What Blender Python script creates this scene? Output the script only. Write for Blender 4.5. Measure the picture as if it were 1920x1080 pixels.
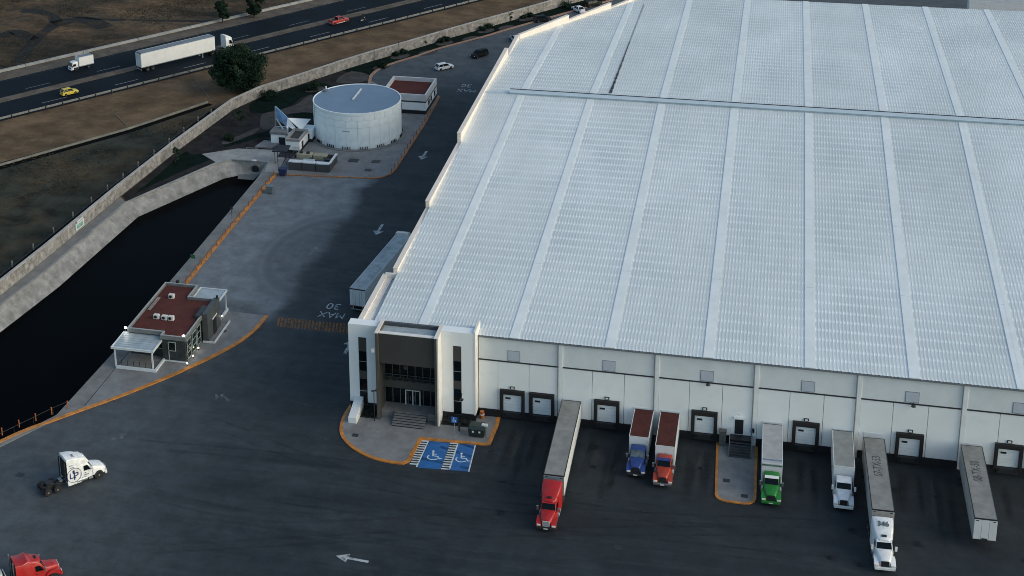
import bpy, bmesh, math, random
from mathutils import Vector, Matrix, noise
from mathutils.geometry import tessellate_polygon
R_ = math.radians
random.seed(7)
for o in list(bpy.data.objects): bpy.data.objects.remove(o)
SC = bpy.context.scene
COL = SC.collection

# ------------------------------------------------------------------ camera
CAMP = (25.656, -191.774, 117.780)
PITCH, ROLL, YAW, FPX, PX, PY = 0.30253, -0.02683, -0.26172, 2975.85, 691.207, 51.104
def _cam_axes():
    F = Vector((math.sin(YAW)*math.cos(PITCH), math.cos(YAW)*math.cos(PITCH), -math.sin(PITCH)))
    Rr = Vector((math.cos(YAW), -math.sin(YAW), 0)); U = Rr.cross(F)
    return Rr*math.cos(ROLL)+U*math.sin(ROLL), -Rr*math.sin(ROLL)+U*math.cos(ROLL), F
AX, AU, AF = _cam_axes()
cd = bpy.data.cameras.new('camera'); cam = bpy.data.objects.new('camera', cd); COL.objects.link(cam)
cam.matrix_world = Matrix.Translation(CAMP) @ Matrix((AX, AU, -AF)).transposed().to_4x4()
cd.sensor_width = 36; cd.sensor_fit = 'HORIZONTAL'; cd.lens = FPX/1920*36
cd.shift_x = (960-PX)/1920; cd.shift_y = (PY-540)/1920
cd.clip_start = 1; cd.clip_end = 4000
SC.camera = cam
def ray(u, v): return AX*((u-PX)/FPX) - AU*((v-PY)/FPX) + AF
def G(u, v, z=0.0):
    d = ray(u, v); t = (z-CAMP[2])/d.z; return Vector(CAMP)+d*t
def GY(u, v, Y):
    d = ray(u, v); t = (Y-CAMP[1])/d.y; return Vector(CAMP)+d*t

# ------------------------------------------------------------------ light
SUN_EL, SUN_AZ = R_(26), R_(98)          # azimuth measured from +Y towards +X
SUN_DIR = Vector((math.sin(SUN_AZ)*math.cos(SUN_EL), math.cos(SUN_AZ)*math.cos(SUN_EL), math.sin(SUN_EL)))
w = bpy.data.worlds.new('World'); SC.world = w; w.use_nodes = True
nt = w.node_tree; nt.nodes.clear()
sky = nt.nodes.new('ShaderNodeTexSky'); sky.sky_type = 'NISHITA'; sky.sun_disc = False
sky.sun_elevation = SUN_EL; sky.sun_rotation = SUN_AZ
sky.air_density = 1.0; sky.dust_density = 2.0; sky.ozone_density = 0.4
bg = nt.nodes.new('ShaderNodeBackground'); bg.inputs[1].default_value = 0.15
wo = nt.nodes.new('ShaderNodeOutputWorld')
tint = nt.nodes.new('ShaderNodeMix'); tint.data_type = 'RGBA'; tint.blend_type = 'MULTIPLY'; tint.inputs[0].default_value = 1; tint.inputs[7].default_value = (.90, 1.0, .99, 1)   # even tint added to the sky, takes some red out of the whole scene
nt.links.new(sky.outputs[0], tint.inputs[6]); nt.links.new(tint.outputs[2], bg.inputs[0]); nt.links.new(bg.outputs[0], wo.inputs[0])
sd = bpy.data.lights.new('sun', 'SUN'); sd.energy = 0.9; sd.angle = R_(55); sd.color = (1.0, 0.85, 0.70)
sun = bpy.data.objects.new('sun', sd); COL.objects.link(sun)
sun.rotation_euler = SUN_DIR.to_track_quat('Z', 'Y').to_euler()
SC.view_settings.view_transform = 'Standard'; SC.view_settings.look = 'None'
SC.view_settings.exposure = 0.22; SC.view_settings.gamma = 1.0
SC.render.engine = 'CYCLES'; SC.cycles.filter_width = 0.95

# ------------------------------------------------------------------ materials
MATS = {}
def M(name, col, rough=0.6, metal=0.0, nscale=0.0, namt=0.0, bump=0.0, bscale=None, spec=0.5, emit=None, estr=0, world=False,
      dirt=None, dscale=0.3, damt=0.0, coat=0.0):
    if name in MATS: return MATS[name]
    m = bpy.data.materials.new(name); m.use_nodes = True; MATS[name] = m
    t = m.node_tree; b = t.nodes['Principled BSDF']; L = t.links.new
    b.inputs['Roughness'].default_value = rough; b.inputs['Metallic'].default_value = metal
    b.inputs['Specular IOR Level'].default_value = spec
    b.inputs['Coat Weight'].default_value = coat
    b.inputs['Base Color'].default_value = (*col, 1)
    co = None
    def coords():
        if world: return t.nodes.new('ShaderNodeNewGeometry').outputs['Position']
        return t.nodes.new('ShaderNodeTexCoord').outputs['Object']
    src = None
    if namt > 0:
        co = coords()
        n = t.nodes.new('ShaderNodeTexNoise'); n.inputs['Scale'].default_value = nscale; n.inputs['Detail'].default_value = 6
        n.inputs['Roughness'].default_value = 0.65
        L(co, n.inputs['Vector'])
        mr = t.nodes.new('ShaderNodeMapRange'); mr.inputs[1].default_value = 0.34; mr.inputs[2].default_value = 0.66
        mr.inputs[3].default_value = 1-namt; mr.inputs[4].default_value = 1+namt
        L(n.outputs[0], mr.inputs[0])
        mx = t.nodes.new('ShaderNodeMix'); mx.data_type = 'RGBA'; mx.blend_type = 'MULTIPLY'; mx.inputs[0].default_value = 1
        mx.inputs[6].default_value = (*col, 1); L(mr.outputs[0], mx.inputs[7]); src = mx.outputs[2]
        if dirt is not None:
            n2 = t.nodes.new('ShaderNodeTexNoise'); n2.inputs['Scale'].default_value = dscale; n2.inputs['Detail'].default_value = 8
            n2.inputs['Roughness'].default_value = 0.7; L(co, n2.inputs['Vector'])
            m2 = t.nodes.new('ShaderNodeMapRange'); m2.inputs[1].default_value = 0.48; m2.inputs[2].default_value = 0.68
            m2.inputs[3].default_value = 0; m2.inputs[4].default_value = damt; L(n2.outputs[0], m2.inputs[0])
            x2 = t.nodes.new('ShaderNodeMix'); x2.data_type = 'RGBA'; L(m2.outputs[0], x2.inputs[0]); L(src, x2.inputs[6])
            x2.inputs[7].default_value = (*dirt, 1); src = x2.outputs[2]
        L(src, b.inputs['Base Color'])
    if bump > 0:
        co = co or coords()
        n = t.nodes.new('ShaderNodeTexNoise'); n.inputs['Scale'].default_value = bscale or nscale*3; n.inputs['Detail'].default_value = 5
        L(co, n.inputs['Vector'])
        bp = t.nodes.new('ShaderNodeBump'); bp.inputs['Strength'].default_value = bump; bp.inputs['Distance'].default_value = 0.1
        L(n.outputs[0], bp.inputs['Height']); L(bp.outputs[0], b.inputs['Normal'])
    if emit:
        b.inputs['Emission Color'].default_value = (*emit, 1); b.inputs['Emission Strength'].default_value = estr
    return m

white_wall = M('white_panel', (.85, .88, .88), .6, nscale=.5, namt=.045, dirt=(.62, .63, .61), dscale=.25, damt=.28, world=True)
white_up = M('white_upper_panel', (.72, .76, .765), .6, nscale=.4, namt=.05, dirt=(.55, .57, .57), dscale=.3, damt=.2, world=True)
cream = M('cream_render', (.74, .72, .68), .7, nscale=.6, namt=.07, world=True)
parap = M('parapet_render', (.78, .70, .63), .75, nscale=.5, namt=.1, dirt=(.5, .44, .38), dscale=.5, damt=.3, world=True)
brown = M('taupe_cladding', (.050, .049, .045), .6, nscale=.4, namt=.12, world=True)
brown2 = M('taupe_fin', (.075, .070, .064), .6, nscale=.4, namt=.12, world=True)
black = M('black_paint', (.012, .013, .016), .6, nscale=1, namt=.2)
rubber = M('black_rubber', (.010, .010, .012), .75, nscale=2, namt=.25)
glass = M('dark_glass', (.004, .007, .009), .12, spec=.22, nscale=1, namt=.2)
alu = M('aluminium', (.42, .46, .48), .4, .6, nscale=2, namt=.1)
steel = M('galvanised_steel', (.33, .36, .38), .5, .5, nscale=2, namt=.15)
dsteel = M('dark_steel', (.035, .038, .042), .5, .3, nscale=2, namt=.2)
roofm = None
asph_hwy = M('highway_asphalt', (.0055, .0100, .0165), .85, spec=.12, nscale=.12, namt=.25, bump=.15, bscale=8, world=True, dirt=(.009, .014, .021), dscale=.05, damt=.6)
concrete = M('pale_concrete', (.31, .31, .30), .8, nscale=.35, namt=.2, bump=.2, bscale=4, world=True, dirt=(.16, .16, .15), dscale=.22, damt=.6)
concrete_d = M('worn_concrete', (.19, .19, .185), .8, nscale=.35, namt=.22, bump=.2, bscale=4, world=True, dirt=(.10, .10, .095), dscale=.3, damt=.6)
pave = M('pavement_concrete', (.20, .205, .21), .8, nscale=.4, namt=.16, bump=.1, bscale=5, world=True, dirt=(.11, .105, .10), dscale=.28, damt=.6)
stone = M('stone_wall', (.285, .268, .25), .85, nscale=1.1, namt=.45, bump=.9, bscale=2.2, world=True, dirt=(.135, .128, .12), dscale=.35, damt=.75)
coping = M('stone_coping', (.40, .38, .36), .8, nscale=.6, namt=.2, world=True)
orange = M('orange_paint', (.52, .20, .035), .6, nscale=.8, namt=.28, world=True, dirt=(.22, .12, .06), dscale=.9, damt=.7)
orangef = M('orange_post_paint', (.40, .13, .035), .55, nscale=3, namt=.2)
redroof = M('red_brown_roof', (.105, .034, .029), .85, spec=.1, nscale=.5, namt=.16, bump=.2, bscale=5, dirt=(.07, .035, .03), dscale=.7, damt=.6)
slate = M('dark_stone_cladding', (.028, .035, .036), .55, nscale=1.2, namt=.35, bump=.3, bscale=4)
grey_wall = M('grey_cladding', (.070, .078, .076), .6, nscale=.8, namt=.15)
wtrim = M('pale_trim', (.62, .66, .67), .5, nscale=1, namt=.08)
canopy_m = M('pale_canopy_sheet', (.36, .42, .45), .45, nscale=.8, namt=.15)
tankm = M('tank_white', (.86, .92, .92), .5, nscale=.35, namt=.07, dirt=(.66, .75, .77), dscale=.3, damt=.5)
tanktop = M('tank_blue_roof', (.165, .24, .335), .6, nscale=.2, namt=.07, dirt=(.135, .20, .285), dscale=.3, damt=.5)
water = M('pond_water', (.0008, .0011, .0016), .2, spec=.012, nscale=.05, namt=.3, world=True)
soil = M('garden_soil', (.027, .026, .027), .95, spec=.06, nscale=.45, namt=.4, bump=.4, bscale=3, world=True, dirt=(.018, .019, .018), dscale=.2, damt=.7)
gravel = M('gravel_path', (.068, .066, .064), .95, spec=.06, nscale=.5, namt=.25, bump=.4, bscale=6, world=True)
lawn = M('dark_lawn', (.004, .012, .009), .95, spec=.06, nscale=.5, namt=.4, bump=.5, bscale=5, world=True)
leaf_d = M('leaf_dark', (.013, .029, .018), .9, spec=.08, nscale=.6, namt=.55, world=True)
leaf_m = M('leaf_mid', (.024, .044, .026), .9, spec=.08, nscale=.6, namt=.5, world=True)
bark = M('bark', (.06, .045, .035), .9, nscale=3, namt=.3)
wpaint = M('road_white', (.28, .30, .31), .7, nscale=1.2, namt=.2, world=True)
blue_paint = M('blue_bay_paint', (.018, .125, .36), .65, nscale=.7, namt=.16, world=True, dirt=(.03, .10, .24), dscale=.8, damt=.6)
tyre = M('tyre', (.012, .012, .013), .8, nscale=4, namt=.2)
rim = M('wheel_rim', (.40, .42, .44), .35, .7, nscale=4, namt=.1)
chrome = M('chrome', (.55, .58, .60), .22, .9, nscale=4, namt=.05)
chassis = M('chassis_black', (.018, .018, .020), .6, nscale=2, namt=.3)
lampw = M('lamp_lens', (.75, .76, .74), .15, nscale=4, namt=.05)
lampr = M('tail_lens', (.35, .015, .012), .2, nscale=4, namt=.1)
lampo = M('amber_lens', (.75, .25, .02), .25, nscale=4, namt=.1)
plate_m = M('number_plate', (.7, .7, .68), .5, nscale=5, namt=.1)
glow = M('lit_lamp', (1, 1, 1), .5, emit=(1, .97, .90), estr=14)
glow_w = M('lit_warm_lamp', (1, .9, .6), .5, emit=(1, .88, .58), estr=9)
trailer_w = M('trailer_white', (.70, .72, .73), .45, nscale=.6, namt=.08, dirt=(.42, .42, .41), dscale=.6, damt=.45)
trailer_g = M('trailer_side_grey', (.43, .43, .42), .5, nscale=.6, namt=.12, dirt=(.24, .235, .225), dscale=.5, damt=.6)
troof_g = M('trailer_roof_grey', (.245, .245, .235), .7, nscale=.5, namt=.16, dirt=(.165, .165, .155), dscale=.7, damt=.75)
troof_b = M('trailer_roof_silver', (.40, .43, .445), .5, .2, nscale=.5, namt=.14, dirt=(.19, .20, .21), dscale=.7, damt=.75)
troof_r = M('box_roof_maroon', (.088, .030, .026), .8, spec=.1, nscale=.6, namt=.2, dirt=(.055, .026, .025), dscale=.7, damt=.6)
troof_l = M('box_roof_pale', (.40, .41, .42), .6, nscale=.5, namt=.1, dirt=(.27, .27, .27), dscale=.6, damt=.6)
def paint(name, c): return M('paint_'+name, c, .42, 0, nscale=1.2, namt=.12, coat=.2, dirt=tuple(.55*q+.05 for q in c), dscale=1.1, damt=.55)
P_RED, P_WHITE, P_BLUE = paint('red', (.40, .012, .012)), paint('white', (.76, .78, .79)), paint('blue', (.018, .05, .21))
P_ORANGE, P_GREEN, P_YELLOW = paint('orange_red', (.36, .040, .016)), paint('green', (.012, .19, .022)), paint('yellow', (.66, .50, .05))
P_SILVER = paint('silver', (.42, .45, .48))
P_BLACK, P_NAVY = M('paint_black', (.006, .007, .009), .5, spec=.2, nscale=2, namt=.1), M('paint_navy', (.006, .008, .013), .5, spec=.2, nscale=2, namt=.1)
inkm = M('dark_lettering', (.055, .058, .06), .7, nscale=2, namt=.2)
navyink = M('navy_lettering', (.015, .03, .14), .6, nscale=2, namt=.1)

def ground_mat():
    m = bpy.data.materials.new('dry_field'); m.use_nodes = True; t = m.node_tree; L = t.links.new; b = t.nodes['Principled BSDF']
    b.inputs['Roughness'].default_value = .95; b.inputs['Specular IOR Level'].default_value = .15
    pos = t.nodes.new('ShaderNodeNewGeometry').outputs['Position']
    def noi(s, det=8, rough=.65, stretch=None):
        n = t.nodes.new('ShaderNodeTexNoise'); n.inputs['Scale'].default_value = s; n.inputs['Detail'].default_value = det; n.inputs['Roughness'].default_value = rough
        if stretch:
            mp = t.nodes.new('ShaderNodeMapping'); mp.inputs['Rotation'].default_value = (0, 0, R_(-stretch[0])); mp.inputs['Scale'].default_value = (stretch[1], 1, 1)
            L(pos, mp.inputs[0]); L(mp.outputs[0], n.inputs['Vector'])
        else: L(pos, n.inputs['Vector'])
        return n.outputs[0]
    r = t.nodes.new('ShaderNodeValToRGB'); L(noi(.055, 10, .7, (51, .35)), r.inputs[0])
    e = r.color_ramp.elements; e[0].position = .34; e[0].color = (.034, .031, .027, 1); e[1].position = .66; e[1].color = (.235, .150, .085, 1)
    x = r.color_ramp.elements.new(.46); x.color = (.105, .080, .055, 1)
    x = r.color_ramp.elements.new(.56); x.color = (.180, .117, .068, 1)
    r2 = t.nodes.new('ShaderNodeValToRGB'); L(noi(.05, 9, .68, (60, .5)), r2.inputs[0])
    e = r2.color_ramp.elements; e[0].position = .43; e[0].color = (.26, .29, .30, 1); e[1].position = .56; e[1].color = (1, 1, 1, 1)
    mx = t.nodes.new('ShaderNodeMix'); mx.data_type = 'RGBA'; mx.blend_type = 'MULTIPLY'; mx.inputs[0].default_value = .8
    L(r.outputs[0], mx.inputs[6]); L(r2.outputs[0], mx.inputs[7])
    r3 = t.nodes.new('ShaderNodeValToRGB'); L(noi(.5, 9, .78), r3.inputs[0])
    e = r3.color_ramp.elements; e[0].position = .36; e[0].color = (.38, .40, .42, 1); e[1].position = .65; e[1].color = (1.2, 1.15, 1.1, 1)
    mx2 = t.nodes.new('ShaderNodeMix'); mx2.data_type = 'RGBA'; mx2.blend_type = 'MULTIPLY'; mx2.inputs[0].default_value = .9
    L(mx.outputs[2], mx2.inputs[6]); L(r3.outputs[0], mx2.inputs[7])
    L(mx2.outputs[2], b.inputs['Base Color'])
    bp = t.nodes.new('ShaderNodeBump'); bp.inputs['Strength'].default_value = .8; bp.inputs['Distance'].default_value = .4
    L(noi(1.1, 8, .7), bp.inputs['Height']); L(bp.outputs[0], b.inputs['Normal'])
    return m
field_m = ground_mat()
verge_m = M('dry_verge', (.138, .094, .058), .95, spec=.06, nscale=.16, namt=.38, bump=.6, bscale=1.5, world=True, dirt=(.072, .055, .038), dscale=.10, damt=.85)
scrub_m = M('dark_scrub_ground', (.034, .037, .030), .95, spec=.06, nscale=.2, namt=.55, bump=.7, bscale=1.2, world=True, dirt=(.100, .070, .042), dscale=.06, damt=.9)
median_m = M('median_gravel', (.118, .102, .086), .95, spec=.06, nscale=.3, namt=.3, bump=.4, bscale=3, world=True)

def yard_mat():
    m = bpy.data.materials.new('yard_pavement'); m.use_nodes = True; t = m.node_tree; L = t.links.new; b = t.nodes['Principled BSDF']
    b.inputs['Roughness'].default_value = .72; b.inputs['Specular IOR Level'].default_value = .35
    pos = t.nodes.new('ShaderNodeNewGeometry').outputs['Position']
    def noi(s, det=6, rough=.6, rot=0, sc=(1, 1, 1)):
        n = t.nodes.new('ShaderNodeTexNoise'); n.inputs['Scale'].default_value = s; n.inputs['Detail'].default_value = det; n.inputs['Roughness'].default_value = rough
        mp = t.nodes.new('ShaderNodeMapping'); mp.inputs['Rotation'].default_value = (0, 0, R_(rot)); mp.inputs['Scale'].default_value = sc
        L(pos, mp.inputs[0]); L(mp.outputs[0], n.inputs['Vector']); return n.outputs[0]
    def math_(op, a, b_=None, c=None):
        n = t.nodes.new('ShaderNodeMath'); n.operation = op
        for i, v in enumerate((a, b_, c)):
            if v is None: continue
            if isinstance(v, (int, float)): n.inputs[i].default_value = v
            else: L(v, n.inputs[i])
        return n.outputs[0]
    def ss(v, a, c):
        n = t.nodes.new('ShaderNodeMapRange'); n.interpolation_type = 'SMOOTHSTEP'; n.inputs[1].default_value = a; n.inputs[2].default_value = c
        L(v, n.inputs[0]); return n.outputs[0]
    sp = t.nodes.new('ShaderNodeSeparateXYZ'); L(pos, sp.inputs[0]); X, Y = sp.outputs[0], sp.outputs[1]
    wob = math_('MULTIPLY', math_('SUBTRACT', noi(.09, 4), .5), 9.0)
    Xw = math_('ADD', X, wob); Yw = math_('ADD', Y, wob)
    # pale old concrete of the western turning loop, tarmac lane beside the warehouse
    loop = math_('MULTIPLY', math_('SUBTRACT', 1.0, ss(Xw, -49.5, -45.0)), math_('MULTIPLY', ss(Yw, 16, 27), math_('SUBTRACT', 1.0, ss(Y, 90, 140))))
    west = math_('MULTIPLY', math_('SUBTRACT', 1.0, ss(Xw, -66, -34)), .30)
    north = math_('MULTIPLY', ss(Yw, 118, 150), .35)
    pale = math_('MAXIMUM', math_('MULTIPLY', loop, .95), math_('MAXIMUM', west, north))
    # tyre scuffed turning ring
    dx = math_('ADD', X, 47.5); dy = math_('SUBTRACT', Y, 45.0)
    rad = math_('SQRT', math_('ADD', math_('MULTIPLY', dx, dx), math_('MULTIPLY', math_('MULTIPLY', dy, dy), .35)))
    radw = math_('ADD', rad, math_('MULTIPLY', wob, .25))
    wv = math_('ADD', math_('MULTIPLY', noi(.35, 6, .65, 0, (1, 1, 1)), .75), math_('MULTIPLY', math_('ABSOLUTE', math_('SINE', math_('MULTIPLY', radw, 1.35))), .25))
    ring = math_('MULTIPLY', math_('MULTIPLY', ss(radw, 2.0, 6.0), math_('SUBTRACT', 1.0, ss(radw, 9.0, 11.5))), ss(wv, .2, .75))
    inner = math_('MULTIPLY', math_('SUBTRACT', 1.0, ss(radw, 6, 11)), .8)
    stain = math_('MAXIMUM', ring, inner)
    pale = math_('MULTIPLY', pale, math_('SUBTRACT', 1.0, math_('MULTIPLY', stain, .5)))
    # dark oily docks
    dock = math_('MULTIPLY', math_('MULTIPLY', ss(Xw, -14, -2), math_('SUBTRACT', 1.0, ss(Y, 2, 6))), ss(Yw, -34, -20))
    n1 = noi(.06, 8, .65); n2 = noi(.35, 8, .7); n3 = noi(.25, 6, .6, 55, (.12, 1, 1))
    n4 = noi(.5, 7, .7, 38, (.07, 1, 1)); n5 = noi(.16, 9, .72)
    val = math_('ADD', math_('ADD', math_('MULTIPLY', ss(n1, .3, .7), .30), math_('MULTIPLY', ss(n5, .41, .59), .34)), math_('ADD', math_('MULTIPLY', ss(n3, .42, .58), .32), math_('MULTIPLY', ss(n4, .50, .60), .34)))
    cr = t.nodes.new('ShaderNodeMix'); cr.data_type = 'RGBA'; L(val, cr.inputs[0]); cr.inputs[6].default_value = (.0105, .0160, .0205, 1); cr.inputs[7].default_value = (.0300, .0385, .0450, 1)
    c2 = t.nodes.new('ShaderNodeMix'); c2.data_type = 'RGBA'; L(pale, c2.inputs[0]); L(cr.outputs[2], c2.inputs[6]); c2.inputs[7].default_value = (.172, .192, .206, 1)
    c3 = t.nodes.new('ShaderNodeMix'); c3.data_type = 'RGBA'; L(math_('MULTIPLY', dock, .55), c3.inputs[0]); L(c2.outputs[2], c3.inputs[6]); c3.inputs[7].default_value = (.013, .0185, .023, 1)
    g = t.nodes.new('ShaderNodeMapRange'); L(n2, g.inputs[0]); g.inputs[1].default_value = .38; g.inputs[2].default_value = .62; g.inputs[3].default_value = .80; g.inputs[4].default_value = 1.20
    c4 = t.nodes.new('ShaderNodeMix'); c4.data_type = 'RGBA'; c4.blend_type = 'MULTIPLY'; c4.inputs[0].default_value = 1; L(c3.outputs[2], c4.inputs[6]); L(g.outputs[0], c4.inputs[7])
    # saw-cut joints every 6 m
    def joint(v, per, wdt):
        f = math_('FRACT', math_('DIVIDE', v, per)); d = math_('MULTIPLY', math_('MINIMUM', f, math_('SUBTRACT', 1.0, f)), per)
        return math_('SUBTRACT', 1.0, ss(d, wdt*.5, wdt))
    j = math_('MAXIMUM', joint(math_('ADD', X, 300), 6.47, .07), joint(math_('ADD', Y, 303), 7.0, .07))
    jm = math_('MULTIPLY', math_('MULTIPLY', j, ss(n1, .46, .62)), .28)
    c5 = t.nodes.new('ShaderNodeMix'); c5.data_type = 'RGBA'; L(jm, c5.inputs[0]); L(c4.outputs[2], c5.inputs[6]); c5.inputs[7].default_value = (.012, .013, .015, 1)
    L(c5.outputs[2], b.inputs['Base Color'])
    bp = t.nodes.new('ShaderNodeBump'); bp.inputs['Strength'].default_value = .12; bp.inputs['Distance'].default_value = .05
    L(noi(9, 4), bp.inputs['Height']); L(bp.outputs[0], b.inputs['Normal'])
    rr = t.nodes.new('ShaderNodeMapRange'); L(n1, rr.inputs[0]); rr.inputs[3].default_value = .6; rr.inputs[4].default_value = .85; L(rr.outputs[0], b.inputs['Roughness'])
    return m
yard_m = yard_mat()

def roof_mat():
    m = bpy.data.materials.new('ribbed_metal_roof'); m.use_nodes = True; t = m.node_tree; L = t.links.new; b = t.nodes['Principled BSDF']
    b.inputs['Roughness'].default_value = .55; b.inputs['Metallic'].default_value = .05
    pos = t.nodes.new('ShaderNodeNewGeometry').outputs['Position']
    def noi(s, sc=(1, 1, 1), det=5):
        n = t.nodes.new('ShaderNodeTexNoise'); n.inputs['Scale'].default_value = s; n.inputs['Detail'].default_value = det; n.inputs['Roughness'].default_value = .65
        mp = t.nodes.new('ShaderNodeMapping'); mp.inputs['Scale'].default_value = sc; L(pos, mp.inputs[0]); L(mp.outputs[0], n.inputs['Vector']); return n.outputs[0]
    r = t.nodes.new('ShaderNodeValToRGB'); L(noi(.25, (1, .08, 1)), r.inputs[0])
    e = r.color_ramp.elements; e[0].position = .3; e[0].color = (.78, .83, .84, 1); e[1].position = .7; e[1].color = (.85, .89, .895, 1)
    r2 = t.nodes.new('ShaderNodeValToRGB'); L(noi(.05, (1, .5, 1), 8), r2.inputs[0])
    e = r2.color_ramp.elements; e[0].position = .38; e[0].color = (.87, .875, .865, 1); e[1].position = .65; e[1].color = (1.02, 1.02, 1.02, 1)
    mx = t.nodes.new('ShaderNodeMix'); mx.data_type = 'RGBA'; mx.blend_type = 'MULTIPLY'; mx.inputs[0].default_value = 1; L(r.outputs[0], mx.inputs[6]); L(r2.outputs[0], mx.inputs[7])
    # darker colour in the pans between ribs, patchy
    at = t.nodes.new('ShaderNodeAttribute'); at.attribute_name = 'pan_tone'
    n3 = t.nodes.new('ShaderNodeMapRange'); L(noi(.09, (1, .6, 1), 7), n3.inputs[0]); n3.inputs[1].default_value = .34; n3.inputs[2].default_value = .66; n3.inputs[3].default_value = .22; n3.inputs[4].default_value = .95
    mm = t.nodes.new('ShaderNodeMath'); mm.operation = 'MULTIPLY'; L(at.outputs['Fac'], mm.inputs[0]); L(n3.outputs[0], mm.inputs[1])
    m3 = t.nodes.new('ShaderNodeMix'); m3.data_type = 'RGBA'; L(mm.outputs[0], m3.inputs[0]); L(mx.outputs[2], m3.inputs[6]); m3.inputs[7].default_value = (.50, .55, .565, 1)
    oi = t.nodes.new('ShaderNodeObjectInfo'); rr = t.nodes.new('ShaderNodeMapRange'); L(oi.outputs['Random'], rr.inputs[0]); rr.inputs[3].default_value = .93; rr.inputs[4].default_value = 1.0
    m4 = t.nodes.new('ShaderNodeMix'); m4.data_type = 'RGBA'; m4.blend_type = 'MULTIPLY'; m4.inputs[0].default_value = 1; L(m3.outputs[2], m4.inputs[6]); L(rr.outputs[0], m4.inputs[7])
    L(m4.outputs[2], b.inputs['Base Color']); return m
roofm = roof_mat()
strip_m = M('roof_strip', (.77, .81, .815), .55, 0, nscale=.3, namt=.05, world=True, dirt=(.66, .70, .71), dscale=.2, damt=.5)

def decal_mat(name, col, lo, hi, scale, amt=1.0, sc=(1, 1, 1), soft=False):
    m = bpy.data.materials.new(name); m.use_nodes = True; t = m.node_tree; L = t.links.new; b = t.nodes['Principled BSDF']
    b.inputs['Base Color'].default_value = (*col, 1); b.inputs['Roughness'].default_value = .75; b.inputs['Specular IOR Level'].default_value = .25
    pos = t.nodes.new('ShaderNodeNewGeometry').outputs['Position']
    n = t.nodes.new('ShaderNodeTexNoise'); n.inputs['Scale'].default_value = scale; n.inputs['Detail'].default_value = 6
    mp = t.nodes.new('ShaderNodeMapping'); mp.inputs['Scale'].default_value = sc; L(pos, mp.inputs[0]); L(mp.outputs[0], n.inputs['Vector'])
    r = t.nodes.new('ShaderNodeMapRange'); r.inputs[1].default_value = lo; r.inputs[2].default_value = hi; r.inputs[4].default_value = amt; L(n.outputs[0], r.inputs[0])
    out = r.outputs[0]
    if soft:
        g = t.nodes.new('ShaderNodeSeparateXYZ'); L(t.nodes.new('ShaderNodeTexCoord').outputs['Generated'], g.inputs[0])
        for ax, pw in ((0, .5), (1, .35)):
            m1 = t.nodes.new('ShaderNodeMath'); m1.operation = 'PINGPONG'; m1.inputs[1].default_value = .5; L(g.outputs[ax], m1.inputs[0])
            m2 = t.nodes.new('ShaderNodeMapRange'); m2.interpolation_type = 'SMOOTHSTEP'; m2.inputs[2].default_value = pw; L(m1.outputs[0], m2.inputs[0])
            m3 = t.nodes.new('ShaderNodeMath'); m3.operation = 'MULTIPLY'; L(out, m3.inputs[0]); L(m2.outputs[0], m3.inputs[1]); out = m3.outputs[0]
    L(out, b.inputs['Alpha']); return m
worn_white = decal_mat('worn_white_paint', (.46, .50, .52), .22, .58, 1.6, .92)
faint_white = decal_mat('faded_white_paint', (.30, .33, .35), .42, .75, 1.3, .6)
tread_m = decal_mat('tyre_streak', (.008, .010, .012), .2, .6, .45, .32, (1.5, .3, 1), True)
worn_orange = decal_mat('worn_orange_paint', (.34, .15, .05), .25, .65, 1.2, .75)

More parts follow.
